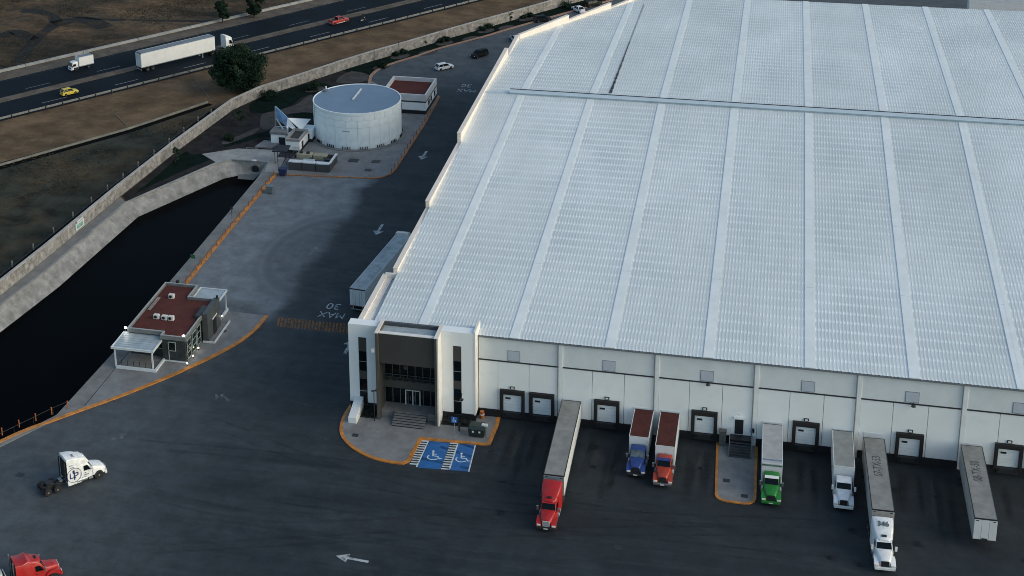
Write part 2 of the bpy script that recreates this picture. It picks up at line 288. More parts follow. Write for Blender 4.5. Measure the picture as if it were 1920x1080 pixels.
# ------------------------------------------------------------------ mesh builder
class MB:
    def __init__(s): s.v = []; s.f = []
    def add(s, vs, fs):
        o = len(s.v); s.v += [tuple(p) for p in vs]; s.f += [tuple(i+o for i in f) for f in fs]; return s
    def box(s, x0, x1, y0, y1, z0, z1, m=None):
        vs = [(x0, y0, z0), (x1, y0, z0), (x1, y1, z0), (x0, y1, z0), (x0, y0, z1), (x1, y0, z1), (x1, y1, z1), (x0, y1, z1)]
        if m is not None: vs = [m @ Vector(p) for p in vs]
        return s.add(vs, [(0, 3, 2, 1), (4, 5, 6, 7), (0, 1, 5, 4), (1, 2, 6, 5), (2, 3, 7, 6), (3, 0, 4, 7)])
    def cbox(s, c, size, rz=0):
        m = Matrix.Translation(c) @ Matrix.Rotation(rz, 4, 'Z'); a, b, d = [q/2 for q in size]
        return s.box(-a, a, -b, b, -d, d, m)
    def prism(s, pts, z0, z1, bottom=True):
        n = len(pts)
        if sum(pts[i][0]*pts[(i+1) % n][1]-pts[(i+1) % n][0]*pts[i][1] for i in range(n)) < 0: pts = pts[::-1]
        vs = [(p[0], p[1], z0) for p in pts]+[(p[0], p[1], z1) for p in pts]
        fs = [(i, (i+1) % n, n+(i+1) % n, n+i) for i in range(n)]
        tri = tessellate_polygon([[Vector((p[0], p[1], 0)) for p in pts]])
        for t in tri:
            a, b, c = [Vector((*pts[i], 0)) for i in t]
            if (b-a).cross(c-a).z < 0: t = t[::-1]
            fs.append(tuple(n+i for i in t))
            if bottom: fs.append(tuple(t[::-1]))
        return s.add(vs, fs)
    def sheet(s, pts, z, holes=()):
        loops = [[Vector((p[0], p[1], 0)) for p in l] for l in [pts, *holes]]
        flat = [p for l in loops for p in l]; fs = []
        for t in tessellate_polygon(loops):
            a, b, c = [flat[i] for i in t]
            if (b-a).cross(c-a).z < 0: t = t[::-1]
            fs.append(tuple(t))
        return s.add([(p.x, p.y, z) for p in flat], fs)
    def cyl(s, c, r, h, axis='z', n=16, r2=None, cap=True):
        r2 = r if r2 is None else r2; vs = []
        for k, (rr, hh) in enumerate(((r, -h/2), (r2, h/2))):
            for i in range(n):
                a = 2*math.pi*i/n; p = (rr*math.cos(a), rr*math.sin(a), hh)
                if axis == 'x': p = (p[2], p[0], p[1])
                if axis == 'y': p = (p[1], p[2], p[0])
                vs.append((c[0]+p[0], c[1]+p[1], c[2]+p[2]))
        fs = [(i, (i+1) % n, n+(i+1) % n, n+i) for i in range(n)]
        if cap: fs += [tuple(range(n))[::-1], tuple(range(n, 2*n))]
        return s.add(vs, fs)
    def tube(s, a, b, r, n=6, r2=None):
        a, b = Vector(a), Vector(b); d = b-a; q = d.to_track_quat('Z', 'Y').to_matrix(); r2 = r if r2 is None else r2; vs = []
        for p, rr in ((a, r), (b, r2)):
            for i in range(n):
                t = 2*math.pi*i/n; vs.append(p+q @ Vector((rr*math.cos(t), rr*math.sin(t), 0)))
        fs = [(i, (i+1) % n, n+(i+1) % n, n+i) for i in range(n)]+[tuple(range(n))[::-1], tuple(range(n, 2*n))]
        return s.add(vs, fs)
    def loft(s, secs, cap=True):
        n = len(secs[0]); vs = [p for sec in secs for p in sec]; fs = []
        for k in range(len(secs)-1):
            for i in range(n):
                j = (i+1) % n; fs.append((k*n+i, k*n+j, (k+1)*n+j, (k+1)*n+i))
        if cap: fs += [tuple(range(n))[::-1], tuple((len(secs)-1)*n+i for i in range(n))]
        return s.add(vs, fs)
    def ribbon(s, pts, w, z, closed=False):
        n = len(pts); P = [Vector((p[0], p[1])) for p in pts]; Lf = []; Rt = []
        for i in range(n):
            a = P[i-1] if (i > 0 or closed) else P[i]; b = P[(i+1) % n] if (i < n-1 or closed) else P[i]
            d1 = (P[i]-a); d2 = (b-P[i]); d1 = d1.normalized() if d1.length > 1e-6 else d2.normalized(); d2 = d2.normalized() if d2.length > 1e-6 else d1
            t = (d1+d2).normalized(); nn = Vector((-t.y, t.x)); k = w/2/max(.4, nn.dot(Vector((-d1.y, d1.x))))
            Lf.append(P[i]+nn*k); Rt.append(P[i]-nn*k)
        vs = [(p.x, p.y, z) for p in Lf]+[(p.x, p.y, z) for p in Rt]
        fs = [(n+i, n+(i+1) % n, (i+1) % n, i) for i in range(n if closed else n-1)]
        return s.add(vs, fs)
    def wall(s, pts, w, z0, z1, closed=False):   # extruded ribbon
        t = MB().ribbon(pts, w, z0, closed); n = len(pts); o = len(s.v)
        vs = t.v + [(p[0], p[1], z1) for p in t.v]; m = 2*n; fs = [tuple(m+i for i in f) for f in t.f]
        for i in range(n if closed else n-1):
            j = (i+1) % n; fs += [(j, i, m+i, m+j), (n+i, n+j, m+n+j, m+n+i)]
        if not closed: fs += [(0, n, m+n, m), (2*n-1, n-1, m+n-1, m+2*n-1)]
        return s.add(vs, fs)
    def mesh(s, name, bevel=0, smooth=False, seg=2):
        me = bpy.data.meshes.new(name); me.from_pydata(s.v, [], s.f)
        if bevel:
            bm = bmesh.new(); bm.from_mesh(me)
            bmesh.ops.remove_doubles(bm, verts=bm.verts, dist=1e-5)
            bmesh.ops.recalc_face_normals(bm, faces=bm.faces)
            es = [e for e in bm.edges if len(e.link_faces) == 2 and e.calc_face_angle(0) > .35]
            bmesh.ops.bevel(bm, geom=es, offset=bevel, segments=seg, affect='EDGES', profile=.6, clamp_overlap=True)
            bm.normal_update(); bm.to_mesh(me); bm.free()
        if smooth:
            for p in me.polygons: p.use_smooth = True
            me.set_sharp_from_angle(angle=R_(38))
        me.update(); return me
    def build(s, name, mat, parent=None, bevel=0, smooth=False, seg=2, **tags):
        return obj(name, s.mesh(name, bevel, smooth, seg), mat, parent, **tags)
def obj(name, me, mat, parent=None, label=None, cat=None, group=None, kind=None, loc=None, rz=0):
    if mat is not None and not me.materials: me.materials.append(mat)
    o = bpy.data.objects.new(name, me); COL.objects.link(o)
    if parent is not None: o.parent = parent
    if loc is not None: o.location = loc
    o.rotation_euler.z = rz
    tag(o, label, cat, group, kind); return o
def tag(o, label=None, cat=None, group=None, kind=None):
    if label: o['label'] = label
    if cat: o['category'] = cat
    if group: o['group'] = group
    if kind: o['kind'] = kind
    return o
def thing(name, label, cat, loc=(0, 0, 0), rz=0, group=None):
    o = bpy.data.objects.new(name, None); COL.objects.link(o); o.location = loc; o.rotation_euler = (0, 0, rz); o.empty_display_size = .5
    return tag(o, label, cat, group)
def copy_tree(o, parent=None):
    c = o.copy(); COL.objects.link(c)
    if parent is not None: c.parent = parent
    for ch in list(o.children): copy_tree(ch, c)
    return c
def struct(mb, name, mat, label=None, **k):
    return mb.build(name, mat, kind='structure', label=label, **k)
def text_mesh(body, size, ext=.004, sx=1.0, bold=0.0):
    c = bpy.data.curves.new('lettering', 'FONT'); c.body = body; c.size = size; c.extrude = ext; c.align_x = 'CENTER'; c.align_y = 'CENTER'; c.offset = bold
    o = bpy.data.objects.new('tmp', c); COL.objects.link(o); dg = bpy.context.evaluated_depsgraph_get(); dg.update()
    me = bpy.data.meshes.new_from_object(o.evaluated_get(dg)); bpy.data.objects.remove(o)
    me.transform(Matrix.Diagonal((sx, 1, 1, 1))); return me
def xy(*pts): return [tuple(p) for p in pts]


def smooth_poly(P, n=5):
    out = []
    for i in range(len(P)-1):
        p0 = Vector(P[max(i-1, 0)]); p1 = Vector(P[i]); p2 = Vector(P[i+1]); p3 = Vector(P[min(i+2, len(P)-1)])
        for k in range(n):
            t = k/n; out.append(tuple(.5*((2*p1)+(p2-p0)*t+(2*p0-5*p1+4*p2-p3)*t*t+(3*p1-p0-3*p2+p3)*t**3)))
    return out+[tuple(P[-1])]

# ================================================================== SETTING
POND = [(-93.0, 16.5), (-91.2, 29.5), (-89.1, 59.0), (-79.2, 80.5), (-76.5, 83.0), (-69.3, 83.0), (-68.7, 76.0), (-68.8, 51.0), (-69.0, 30.0),
        (-68.6, 7.0), (-69.4, -12.6), (-74.0, -21.3), (-84, -40), (-97, -64), (-112, -64), (-104, -45), (-97.4, -15)]
struct(MB().sheet([(-900, -260), (900, -260), (900, 1500), (-900, 1500)], 0, [POND]), 'ground', field_m, 'dry brown field around the warehouse site')
# pond water and banks
struct(MB().sheet([(p[0], p[1]) for p in [(-93.5, 16), (-93.5, 62), (-80, 84), (-67, 84), (-67, -12), (-73, -22), (-95, -66), (-115, -66), (-100, -20)]], -2.5), 'pond_water', water, 'still black water of the retention pond')
bank = MB()
TOE = []
for i, p in enumerate(POND):       # west bank slopes at about 45 degrees, east bank is steep
    q = Vector(p)
    if i in (0, 1, 2, 16): off = (3.0, -.3)
    elif i == 3: off = (2.6, -1.6)
    elif i == 4: off = (1.9, -2.4)
    elif i == 5: off = (-.4, -1.2)
    elif i in (14, 15): off = (3, 0)
    else: off = (-.5, 0)
    TOE.append((p[0]+off[0], p[1]+off[1]))
n = len(POND)
for i in range(n):
    j = (i+1) % n; k = max(1, int((Vector(POND[j])-Vector(POND[i])).length/4))
    for q in range(k):
        def lp(A, t): return (A[i][0]*(1-t)+A[j][0]*t, A[i][1]*(1-t)+A[j][1]*t)
        a0, a1, b0, b1 = lp(POND, q/k), lp(POND, (q+1)/k), lp(TOE, q/k), lp(TOE, (q+1)/k)
        bank.add([(*a0, 0.004), (*a1, 0.004), (*b1, -3.2), (*b0, -3.2)], [(0, 1, 2, 3)])
struct(bank, 'pond_bank', M('bank_concrete', (.27, .265, .255), .85, nscale=.5, namt=.3, bump=.3, bscale=3, world=True, dirt=(.13, .128, .12), dscale=.45, damt=.8), 'sloping concrete lining of the pond')
# lip beam along the west crest
struct(MB().wall([(-104, -45), (-97.4, -15), (-93.0, 16.5), (-91.2, 29.5), (-89.1, 59.0), (-79.2, 80.5), (-76.5, 83.0)], .5, 0, .16), 'bank_kerb', concrete)
# walkway between boundary wall and pond
struct(MB().sheet([(-105.5, -45), (-98.6, -15), (-94.6, 19), (-93.2, 34), (-91.2, 61.5), (-89.3, 59.2), (-91.45, 29.5), (-93.25, 16.5), (-97.6, -15), (-104.2, -45)], .05), 'path', concrete_d)
# headwall deck at the pond inlet
struct(MB().prism([(-79.2, 80.9), (-76.6, 83.3), (-69.2, 83.3), (-68.2, 78), (-65.6, 78), (-66.5, 85.8), (-68.5, 89.5), (-77.5, 88.6), (-83.5, 84.5)], -.3, .14), 'inlet_apron', concrete, 'pale concrete apron above the pond inlet')
# apron strip along the east bank
struct(MB().prism([(-69.3, 83.0), (-68.7, 76.0), (-68.8, 51.0), (-69.0, 30.0), (-68.6, 7.0), (-69.4, -12.6), (-74.0, -21.3), (-84, -40), (-83.3, -40.3), (-73.2, -21.4), (-68.6, -13.0), (-66.6, -9.9), (-66.3, 21), (-66.4, 30), (-66.2, 78)], -.2, .10), 'bank_apron', concrete_d)

WALLPX = [(435, 206), (489, 181), (564, 157.5), (640, 132), (702.5, 112.5), (762, 95.8), (844, 71), (900, 55), (980, 32.6), (1055, 11), (1130, -9)]
KERBPX = [(694, 150), (697, 141), (711, 130), (737, 119), (786, 104), (827.5, 90), (900, 71), (950, 56), (1006, 40), (1060, 25), (1130, 5)]
WALLG = [tuple(G(*q)[:2]) for q in WALLPX]; KERBG = [tuple(G(*q)[:2]) for q in KERBPX]
def extend(P, d): a, b = Vector(P[-2]), Vector(P[-1]); return P+[tuple(b+(b-a).normalized()*d)]
WALLG = extend(WALLG, 60); KERBG = extend(KERBG, 60)
YARD = [(-112, -110), (-84.2, -40.5), (-73.6, -21.3), (-68.9, -12.6), (-66.5, -9.6), (-66.3, 7), (-66.3, 82), (-64, 110), (-61.2, 131)]+KERBG+[(400, 262), (400, -110)]
struct(MB().sheet(YARD, .02), 'yard', yard_m, 'dark asphalt yard around the warehouse')
# garden between boundary wall and tank
GARDEN = [(-91.0, 62.0), (-88.9, 84.6)]+WALLG+KERBG[::-1]+[(-61.5, 131), (-64.2, 112), (-68.5, 96), (-68.5, 89.5), (-77.5, 88.6), (-83.5, 84.5), (-79.3, 80.9), (-89.2, 59.5)]
struct(MB().sheet(GARDEN, .03), 'garden_ground', soil, 'dark planted garden ground beside the water tank')

# highway, in a frame with s along the road and n across it
UX, UY = .6215, .7834
def HW(s, nn): return (s*UX-nn*UY, s*UY+nn*UX)
def strip(n0, n1, s0=-330, s1=900, step=None): return [HW(s0, n0), HW(s1, n0), HW(s1, n1), HW(s0, n1)]
struct(MB().sheet(strip(140.6, 162.6), .016), 'verge', verge_m, 'dry grass verge below the highway guard rail')
struct(MB().sheet([(-101, -40), (-98, -15), (-95, 19), (-91.6, 61), (-89.4, 84.6), (-86.8, 110), (-86, 116), HW(25, 140.9), HW(-80, 140.9), HW(-80, 110)], .012), 'scrub_ground', scrub_m, 'dark scrubby ground outside the boundary wall')
struct(MB().sheet(strip(162.4, 173.3), .06), 'road', asph_hwy, 'near carriageway of the highway')
struct(MB().sheet(strip(175.7, 187.0), .06), 'road', asph_hwy, 'far carriageway of the highway')
struct(MB().prism(strip(173.2, 175.8), -.1, .16), 'median', median_m, 'gravel median between the carriageways')
struct(MB().sheet(strip(186.9, 192.3), .03), 'verge', median_m, 'pale gravel verge beyond the far carriageway')
mk = MB()
for k in range(-8, 30):
    s = 3.2+k*17.95
    mk.add([(*HW(s, 166.83), .066), (*HW(s+6, 166.83), .066), (*HW(s+6, 167.0), .066), (*HW(s, 167.0), .066)], [(0, 1, 2, 3)])
    s += 1.5
    mk.add([(*HW(s, 178.1), .066), (*HW(s+6, 178.1), .066), (*HW(s+6, 178.22), .066), (*HW(s, 178.22), .066)], [(0, 1, 2, 3)])
struct(mk, 'lane_marking', wpaint, 'white dashed lane lines of the highway')
ed = MB()
for nn in (163.4, 172.9, 176.1, 186.3):
    ed.add([(*HW(-330, nn-.06), .065), (*HW(900, nn-.06), .065), (*HW(900, nn+.06), .065), (*HW(-330, nn+.06), .065)], [(0, 1, 2, 3)])
struct(ed, 'lane_edge_marking', faint_white)
# low pale barrier north of the highway
bt = thing('roadside_barrier', 'low pale concrete barrier along the far side of the highway', 'barrier')
me = MB().box(-7.45, 7.45, -.42, .42, 0, .55).mesh('barrier_block', bevel=.08)
for k in range(-9, 20):
    p = HW(k*15+4, 192.9); obj('barrier_block', me, concrete, bt, loc=(p[0], p[1], .02), rz=math.atan2(UY, UX))
# guard rail
gr = thing('guard_rail', 'pale steel guard rail along the near edge of the highway', 'guard rail')
mr_ = MB().box(-1.92, 1.92, -.03, .03, -.24, .24).add([(-1.92, -.07, -.10), (1.92, -.07, -.10), (1.92, -.07, .10), (-1.92, -.07, .10)], [(0, 1, 2, 3)]).mesh('rail', bevel=.02)
mp_ = MB().box(-.11, .11, -.11, .11, 0, .85).mesh('rail_post')
for k in range(-12, 62):
    p = HW(k*4.0, 162.5); obj('rail', mr_, M('rail_steel', (.23, .24, .235), .5, .3, nscale=2, namt=.2), gr, loc=(p[0], p[1], .66), rz=math.atan2(UY, UX))
    p = HW(k*4.0+2, 162.42); obj('rail_post', mp_, dsteel, gr, loc=(p[0], p[1], .01))
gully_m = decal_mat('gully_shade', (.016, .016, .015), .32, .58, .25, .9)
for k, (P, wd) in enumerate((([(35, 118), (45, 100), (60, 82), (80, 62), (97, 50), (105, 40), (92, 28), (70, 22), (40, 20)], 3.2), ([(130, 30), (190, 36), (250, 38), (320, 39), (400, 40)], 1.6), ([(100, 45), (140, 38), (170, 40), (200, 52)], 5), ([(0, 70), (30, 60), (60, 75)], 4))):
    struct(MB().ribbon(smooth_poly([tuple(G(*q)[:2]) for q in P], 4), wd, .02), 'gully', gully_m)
# concrete drain in the scrub
dr = [(-142, 44), (-121.0, 71.3), (-103.7, 94.8), (-92.8, 113.3)]
dt = thing('drain_channel', 'narrow concrete drain running diagonally across the dark scrub', 'drain')
MB().wall(dr, .4, 0, .35).build('drain_wall', M('drain_concrete', (.20, .19, .16), .85, nscale=.5, namt=.3, world=True), dt)
MB().ribbon([(p[0]+.95, p[1]-.7) for p in dr], 1.5, .03).build('drain_bed', M('drain_bed_mud', (.005, .006, .006), .95, spec=.03, nscale=.5, namt=.3, world=True), dt)
for k, (a, b) in enumerate((((217, 215), (238, 236)), ((365, 148), (393, 185)))):
    A, B = G(*a), G(*b); MB().wall([A[:2], B[:2]], .3, 0, .1).build('drain_gutter', M('gutter_concrete', (.13, .115, .09), .9, spec=.1, nscale=1, namt=.2, world=True), label='short gutter crossing the dry verge, %s' % ('below the yellow hatchback' if k == 0 else 'beside the big tree'), cat='gutter')

# ------------------------------------------------------------------ kerbs, islands, markings
def kerb(pts, closed=False, mat=orange, name='kerb', w=.38, h=.17):
    return struct(MB().wall(pts, w, .0, h, closed), name, mat)
GHK = smooth_poly([(-83.6, -40.5), (-74.0, -20.6), (-68.6, -13.2), (-61.8, -4.9), (-56.0, 3.4), (-51.6, 11.4), (-49.9, 17.0), (-49.5, 21.8)])
kerb(GHK, w=.6)
struct(MB().prism(GHK[8:]+[(-57.5, 22.0), (-66.3, 22.5), (-66.4, -9.5), (-68.5, -12.9)], 0, .15), 'pavement', pave, 'pavement under the guardhouse')
kerb([(-66.0, 22.6), (-66.1, 40), (-66.0, 60), (-65.7, 77.6)], w=.5, h=.32)
TK = [(-65.2, 77.4), (-57, 78.1), (-47.2, 79.0), (-45.2, 79.9), (-44.1, 81.6), (-43.7, 84.0), (-43.6, 95), (-43.5, 111), (-44.0, 126.4)]
kerb(TK, h=.19, mat=M('dull_orange_kerb', (.36, .155, .06), .7, nscale=.5, namt=.3, world=True, dirt=(.17, .11, .07), dscale=.6, damt=.8))
struct(MB().prism([(-65.2, 77.6)]+TK[1:]+[(-54.5, 127.2), (-61.0, 133), (-64.0, 112), (-68.3, 96), (-68.3, 89.6), (-66.3, 85.8)], 0, .15), 'pavement', pave, 'pavement around the water tank')
kerb(smooth_poly([(-61.0, 130.5)]+KERBG), h=.16, w=.7, mat=M('faded_orange_kerb', (.34, .20, .13), .7, nscale=.5, namt=.3, world=True, dirt=(.20, .16, .13), dscale=.5, damt=.7))
# entrance island
EI = smooth_poly([(-29.3, -1.0), (-29.5, -5.0), (-28.7, -8.8), (-26.5, -11.6), (-23.4, -13.5), (-20.6, -14.1)], 5)+[(-18.9, -14.1), (-18.3, -13.4), (-17.9, -7.7), (-9.2, -7.3), (-8.6, -7.0), (-8.4, -2.2), (-8.5, -.2)]
kerb(EI, w=.5)
struct(MB().prism(EI+[(-11.4, -.3), (-11.4, -2.0), (-29.0, -2.0)], 0, .15), 'pavement', pave, 'pavement in front of the entrance')
# stair island
SI = [(21.2, -.3), (21.6, -11.8)]+[(22.9-1.3*math.cos(a), -12.4-1.3*math.sin(a)) for a in [R_(q) for q in (0, 30, 60, 90)]]+[(25.1+1.3*math.sin(a), -12.4-1.3*math.cos(a)) for a in [R_(q) for q in (0, 30, 60, 90)]]+[(26.3, -.3)]
kerb(SI, w=.34)
struct(MB().prism(SI, 0, .15), 'pavement', pave, 'pavement island below the dock stairs')
# blue accessible bays
Z1, Z2, Z3 = .026, .031, .036
B = [G(790, 825), G(893, 833), G(880, 885), G(765, 876)]
def bq(s, t):    # s across, t down
    a = B[0].lerp(B[1], s); b = B[3].lerp(B[2], s); p = a.lerp(b, t); return (p.x, p.y)
for s0, s1 in ((.155, .53), (.675, .985)):
    struct(MB().sheet([bq(s0, .03), bq(s1, .03), bq(s1, .99), bq(s0, .99)], Z1), 'parking_bay', blue_paint, 'blue painted accessible parking bay %s' % ('beside the paved curve' if s0 < .5 else 'beside the trash container'))
lm = MB()
def rq(s0, s1, t0, t1, z=Z2): lm.add([(*bq(s0, t0), z), (*bq(s0, t1), z), (*bq(s1, t1), z), (*bq(s1, t0), z)], [(0, 1, 2, 3)])
for s0, s1 in ((0, .135), (.535, .672)):
    for k in range(11 if s0 < .2 else 12): rq(s0, s1, .02+k*.084, .02+k*.084+.040)
    rq(s1-.012, s1+.012, 0, .98, Z3)
rq(0, .99, -.005, .018, Z3); rq(.978, 1.0, 0, 1.0, Z3)
struct(lm, 'bay_marking', decal_mat('bay_white_paint', (.62, .68, .70), .18, .5, 1.6, .95))
sy = MB()
def isa(s, t):
    c = Vector(bq(s, t)); ex = (Vector(bq(s+.2, t))-c).normalized(); ey = Vector((-ex.y, ex.x))
    def q(a, b): p = c+ex*a+ey*b; return (p.x, p.y)
    sy.ribbon([q(.10*math.cos(a)-.18, .10*math.sin(a)+1.15) for a in [2*math.pi*k/10 for k in range(10)]], .16, Z3, True)
    sy.ribbon([q(-.18, .95), q(-.10, .05), q(.55, .0), q(.85, -.55), q(1.15, -.42)], .17, Z3)
    sy.ribbon([q(-.13, .5), q(.38, .46)], .15, Z3+.003)
    sy.ribbon([q(-.05+.72*math.cos(a), -.28+.60*math.sin(a)) for a in [R_(k) for k in range(140, 345, 15)]], .17, Z3+.003)
isa(.335, .55); isa(.82, .55)
struct(sy, 'accessibility_symbol', M('symbol_paint', (.55, .66, .68), .7, nscale=1.5, namt=.15, world=True))
def arrow(c, ang, L, mat, w=.35):
    m = MB(); d = Vector((math.cos(ang), math.sin(ang))); nn = Vector((-d.y, d.x)); c = Vector(c)
    pts = [c-d*L/2-nn*w/2, c-d*L/2+nn*w/2, c+d*L*.12+nn*w/2, c+d*L*.12+nn*w*2.0, c+d*L/2, c+d*L*.12-nn*w*2.0, c+d*L*.12-nn*w/2]
    m.sheet([tuple(p) for p in pts], Z1); struct(m, 'arrow_marking', mat)
arrow((-39.9, 92.4), R_(-91), 4.6, worn_white, .5); arrow((-40.0, 56.8), R_(-91), 4.6, worn_white, .5)
arrow(G(660, 1048)[:2], R_(176), 4.2, worn_white, .42); arrow(G(218, 821)[:2], R_(52), 3.4, faint_white, .4)
arrow(G(418, 745)[:2], R_(150), 3.2, faint_white, .6); arrow(G(585, 472)[:2], R_(85), 5.0, faint_white, .6)
arrow((-34.2, 15.0), R_(90), 4.6, worn_white, .5)
for body, loc, size, sx in (('MAX', (-39.5, 24.3), 2.6, .78), ('30', (-40.0, 27.2), 2.8, .85), ('MAX', (-39.0, 131.2), 2.6, .78), ('30', (-39.6, 134.4), 2.8, .85)):
    me = text_mesh(body, size, 0, sx); obj('speed_lettering', me, worn_white, loc=(*loc, .028), rz=math.pi, kind='structure')
hb = MB()
for k in range(22):
    x = -47.6+k*.56; hb.add([(x, 21.9, Z1), (x+.36, 21.9, Z1), (x+1.01, 18.9, Z1), (x+.65, 18.9, Z1)], [(3, 2, 1, 0)])
struct(hb, 'hatched_marking', worn_orange)
rn = random.Random(21)
for x0 in (-8.6, -6.3, -4.6, -2.9, -.7, 4.6, 6.6, 8.2, 17.6, 19.6, 31.2, 33.2, 44.0, 46.0, 47.9, 49.6, 56.3, 58.4, 60.6):
    y1 = -11-rn.random()*9; sl = rn.uniform(-.9, .3); ww = rn.uniform(1.0, 1.6)
    struct(MB().add([(x0, -1.0, Z1), (x0+ww, -1.0, Z1), (x0+ww+sl, y1, Z1), (x0+sl, y1, Z1)], [(3, 2, 1, 0)]), 'tyre_streak', tread_m)
pale_m = decal_mat('pale_dust_streak', (.105, .10, .09), .25, .6, .5, .45, (1.5, .25, 1), True)
for x0, ww, y1, sl in ((47.2, 1.2, -15, .8), (58.0, 1.4, -17, 1.6), (60.6, 1.2, -15, 1.4), (5.6, 1.3, -10, -.6), (18.8, 1.2, -11, -.4), (-5.2, 1.1, -12, -1.2), (32.2, 1.3, -11, .2)):
    struct(MB().add([(x0, -1.6, Z1), (x0+ww, -1.6, Z1), (x0+ww+sl, y1, Z1), (x0+sl, y1, Z1)], [(3, 2, 1, 0)]), 'dust_streak', pale_m)
arc_m = decal_mat('tyre_arc', (.006, .008, .010), .3, .65, .3, .14); parc_m = decal_mat('pale_tyre_arc', (.085, .095, .10), .40, .68, .3, .26)
rn = random.Random(33)
for k in range(8):
    a = (rn.uniform(-58, -30), rn.uniform(-42, 8)); b = (rn.uniform(-10, 55), rn.uniform(-34, -14)); m_ = ((a[0]+b[0])/2+rn.uniform(-6, 6), (a[1]+b[1])/2+rn.uniform(-9, 3))
    P = smooth_poly([a, m_, b], 10); o_ = rn.choice((.0, 1.9))
    for off in (0, 1.9):
        q = MB().ribbon([(x+off*.4, y+off) for x, y in P], rn.uniform(.35, .6), Z1); struct(q, 'tyre_arc', arc_m if k % 3 else parc_m)
oil_m = decal_mat('oil_stain', (.004, .005, .006), .25, .6, .9, .45, (1, 1, 1), True)
for k in range(22):
    x, y = rn.uniform(-6, 62), rn.uniform(-24, -4); r = rn.uniform(.4, 1.1); struct(MB().add([(x-r, y-r*.8, Z2), (x+r, y-r*.8, Z2), (x+r, y+r*.8, Z2), (x-r, y+r*.8, Z2)], [(0, 1, 2, 3)]), 'oil_stain', oil_m)
# drain covers
dcm = MB().box(-.42, .42, -.42, .42, 0, .02).box(-.30, .30, -.30, .30, .02, .03).mesh('cover')
for u, v, ww, zz, lab in ((663, 301, 2.4, .15, 'wide drain grate on the tank pavement nearest the plant enclosure'), (705, 303, 2.0, .15, 'drain grate on the tank pavement near the orange posts'), (690, 319, 1.6, .15, 'drain grate on the tank pavement at the kerb corner'),
        (612, 824, 1, .02, 'square drain cover in the asphalt left of the entrance island'), (666, 816, 1, .15, 'square drain cover on the entrance pavement'), (1362, 901, 1, .15, 'square drain cover in the middle of the stair island'), (1396, 930, 1, .15, 'square drain cover at the rounded end of the stair island'),
        (38, 890, 1.2, .02, 'square drain cover in the asphalt behind the white bobtail tractor'), (767, 978, .8, .02, 'small drain cover in the asphalt below the blue bays'), (1158, 1027, 1.2, .02, 'square drain cover in the asphalt in front of the box trucks'), (420, 621, .9, .15, 'small drain cover on the guardhouse pavement')):
    p = G(u, v, zz); o = obj('drain_cover', dcm, dsteel, loc=(p.x, p.y, zz+.004), label=lab, cat='drain cover', group='drain covers in the paving'); o.scale = (ww, ww*.9, 1)

# ================================================================== WAREHOUSE
WH = thing('warehouse', 'huge white warehouse with pale ribbed metal roof and truck docks', 'warehouse', (40, 80, 0))
class Loc:                      # parts are authored in world coordinates
    pass
def part(mb, name, mat, parent=None, **k):
    o = mb.build(name, mat, **k); p = parent if parent is not None else WH
    o.parent = p; o.matrix_parent_inverse = _inv(p); _W[o.name] = Matrix.Identity(4); return o
_W = {}
def _inv(p):      # inverse of the world matrix of a thing or of a part authored in world coordinates
    if p.name in _W: return _W[p.name].inverted()
    return (Matrix.Translation(p.location) @ Matrix.Rotation(p.rotation_euler.z, 4, 'Z')).inverted()
def opart(name, me, mat, loc, parent=None, rz=0):
    p = parent if parent is not None else WH
    o = obj(name, me, mat); o.parent = p; o.location = _inv(p) @ Vector(loc); o.rotation_euler.z = rz
    _W[o.name] = Matrix.Translation(loc) @ Matrix.Rotation(rz, 4, 'Z'); return o
BAY, HE, HR, DD = 12.94, 12.62, 16.72, 85.07
XE = BAY*9
SL = (HR-HE)/DD
def rz_(Y): return HR-SL*abs(Y-DD)
# wall core
part(MB().box(-28.0, -11.2, .6, 14.2, .02, 12.3), 'wall_core', white_up)
part(MB().box(-11.2, XE, .35, 40, .02, HE-.45), 'wall_core', white_up)
core = MB().prism([(-26.7, 14.25), (XE, 14.25), (XE, 169.4), (-2.4, 169.4), (-26.7, 124.5)], .02, 11.9)
part(core, 'wall_core', white_up)
part(MB().box(XE, XE+.25, .3, 169.6, 0, HE-.3), 'end_wall', white_wall)
part(MB().box(-2, XE, 169.45, 169.75, 0, HE-.3), 'rear_wall', white_wall)
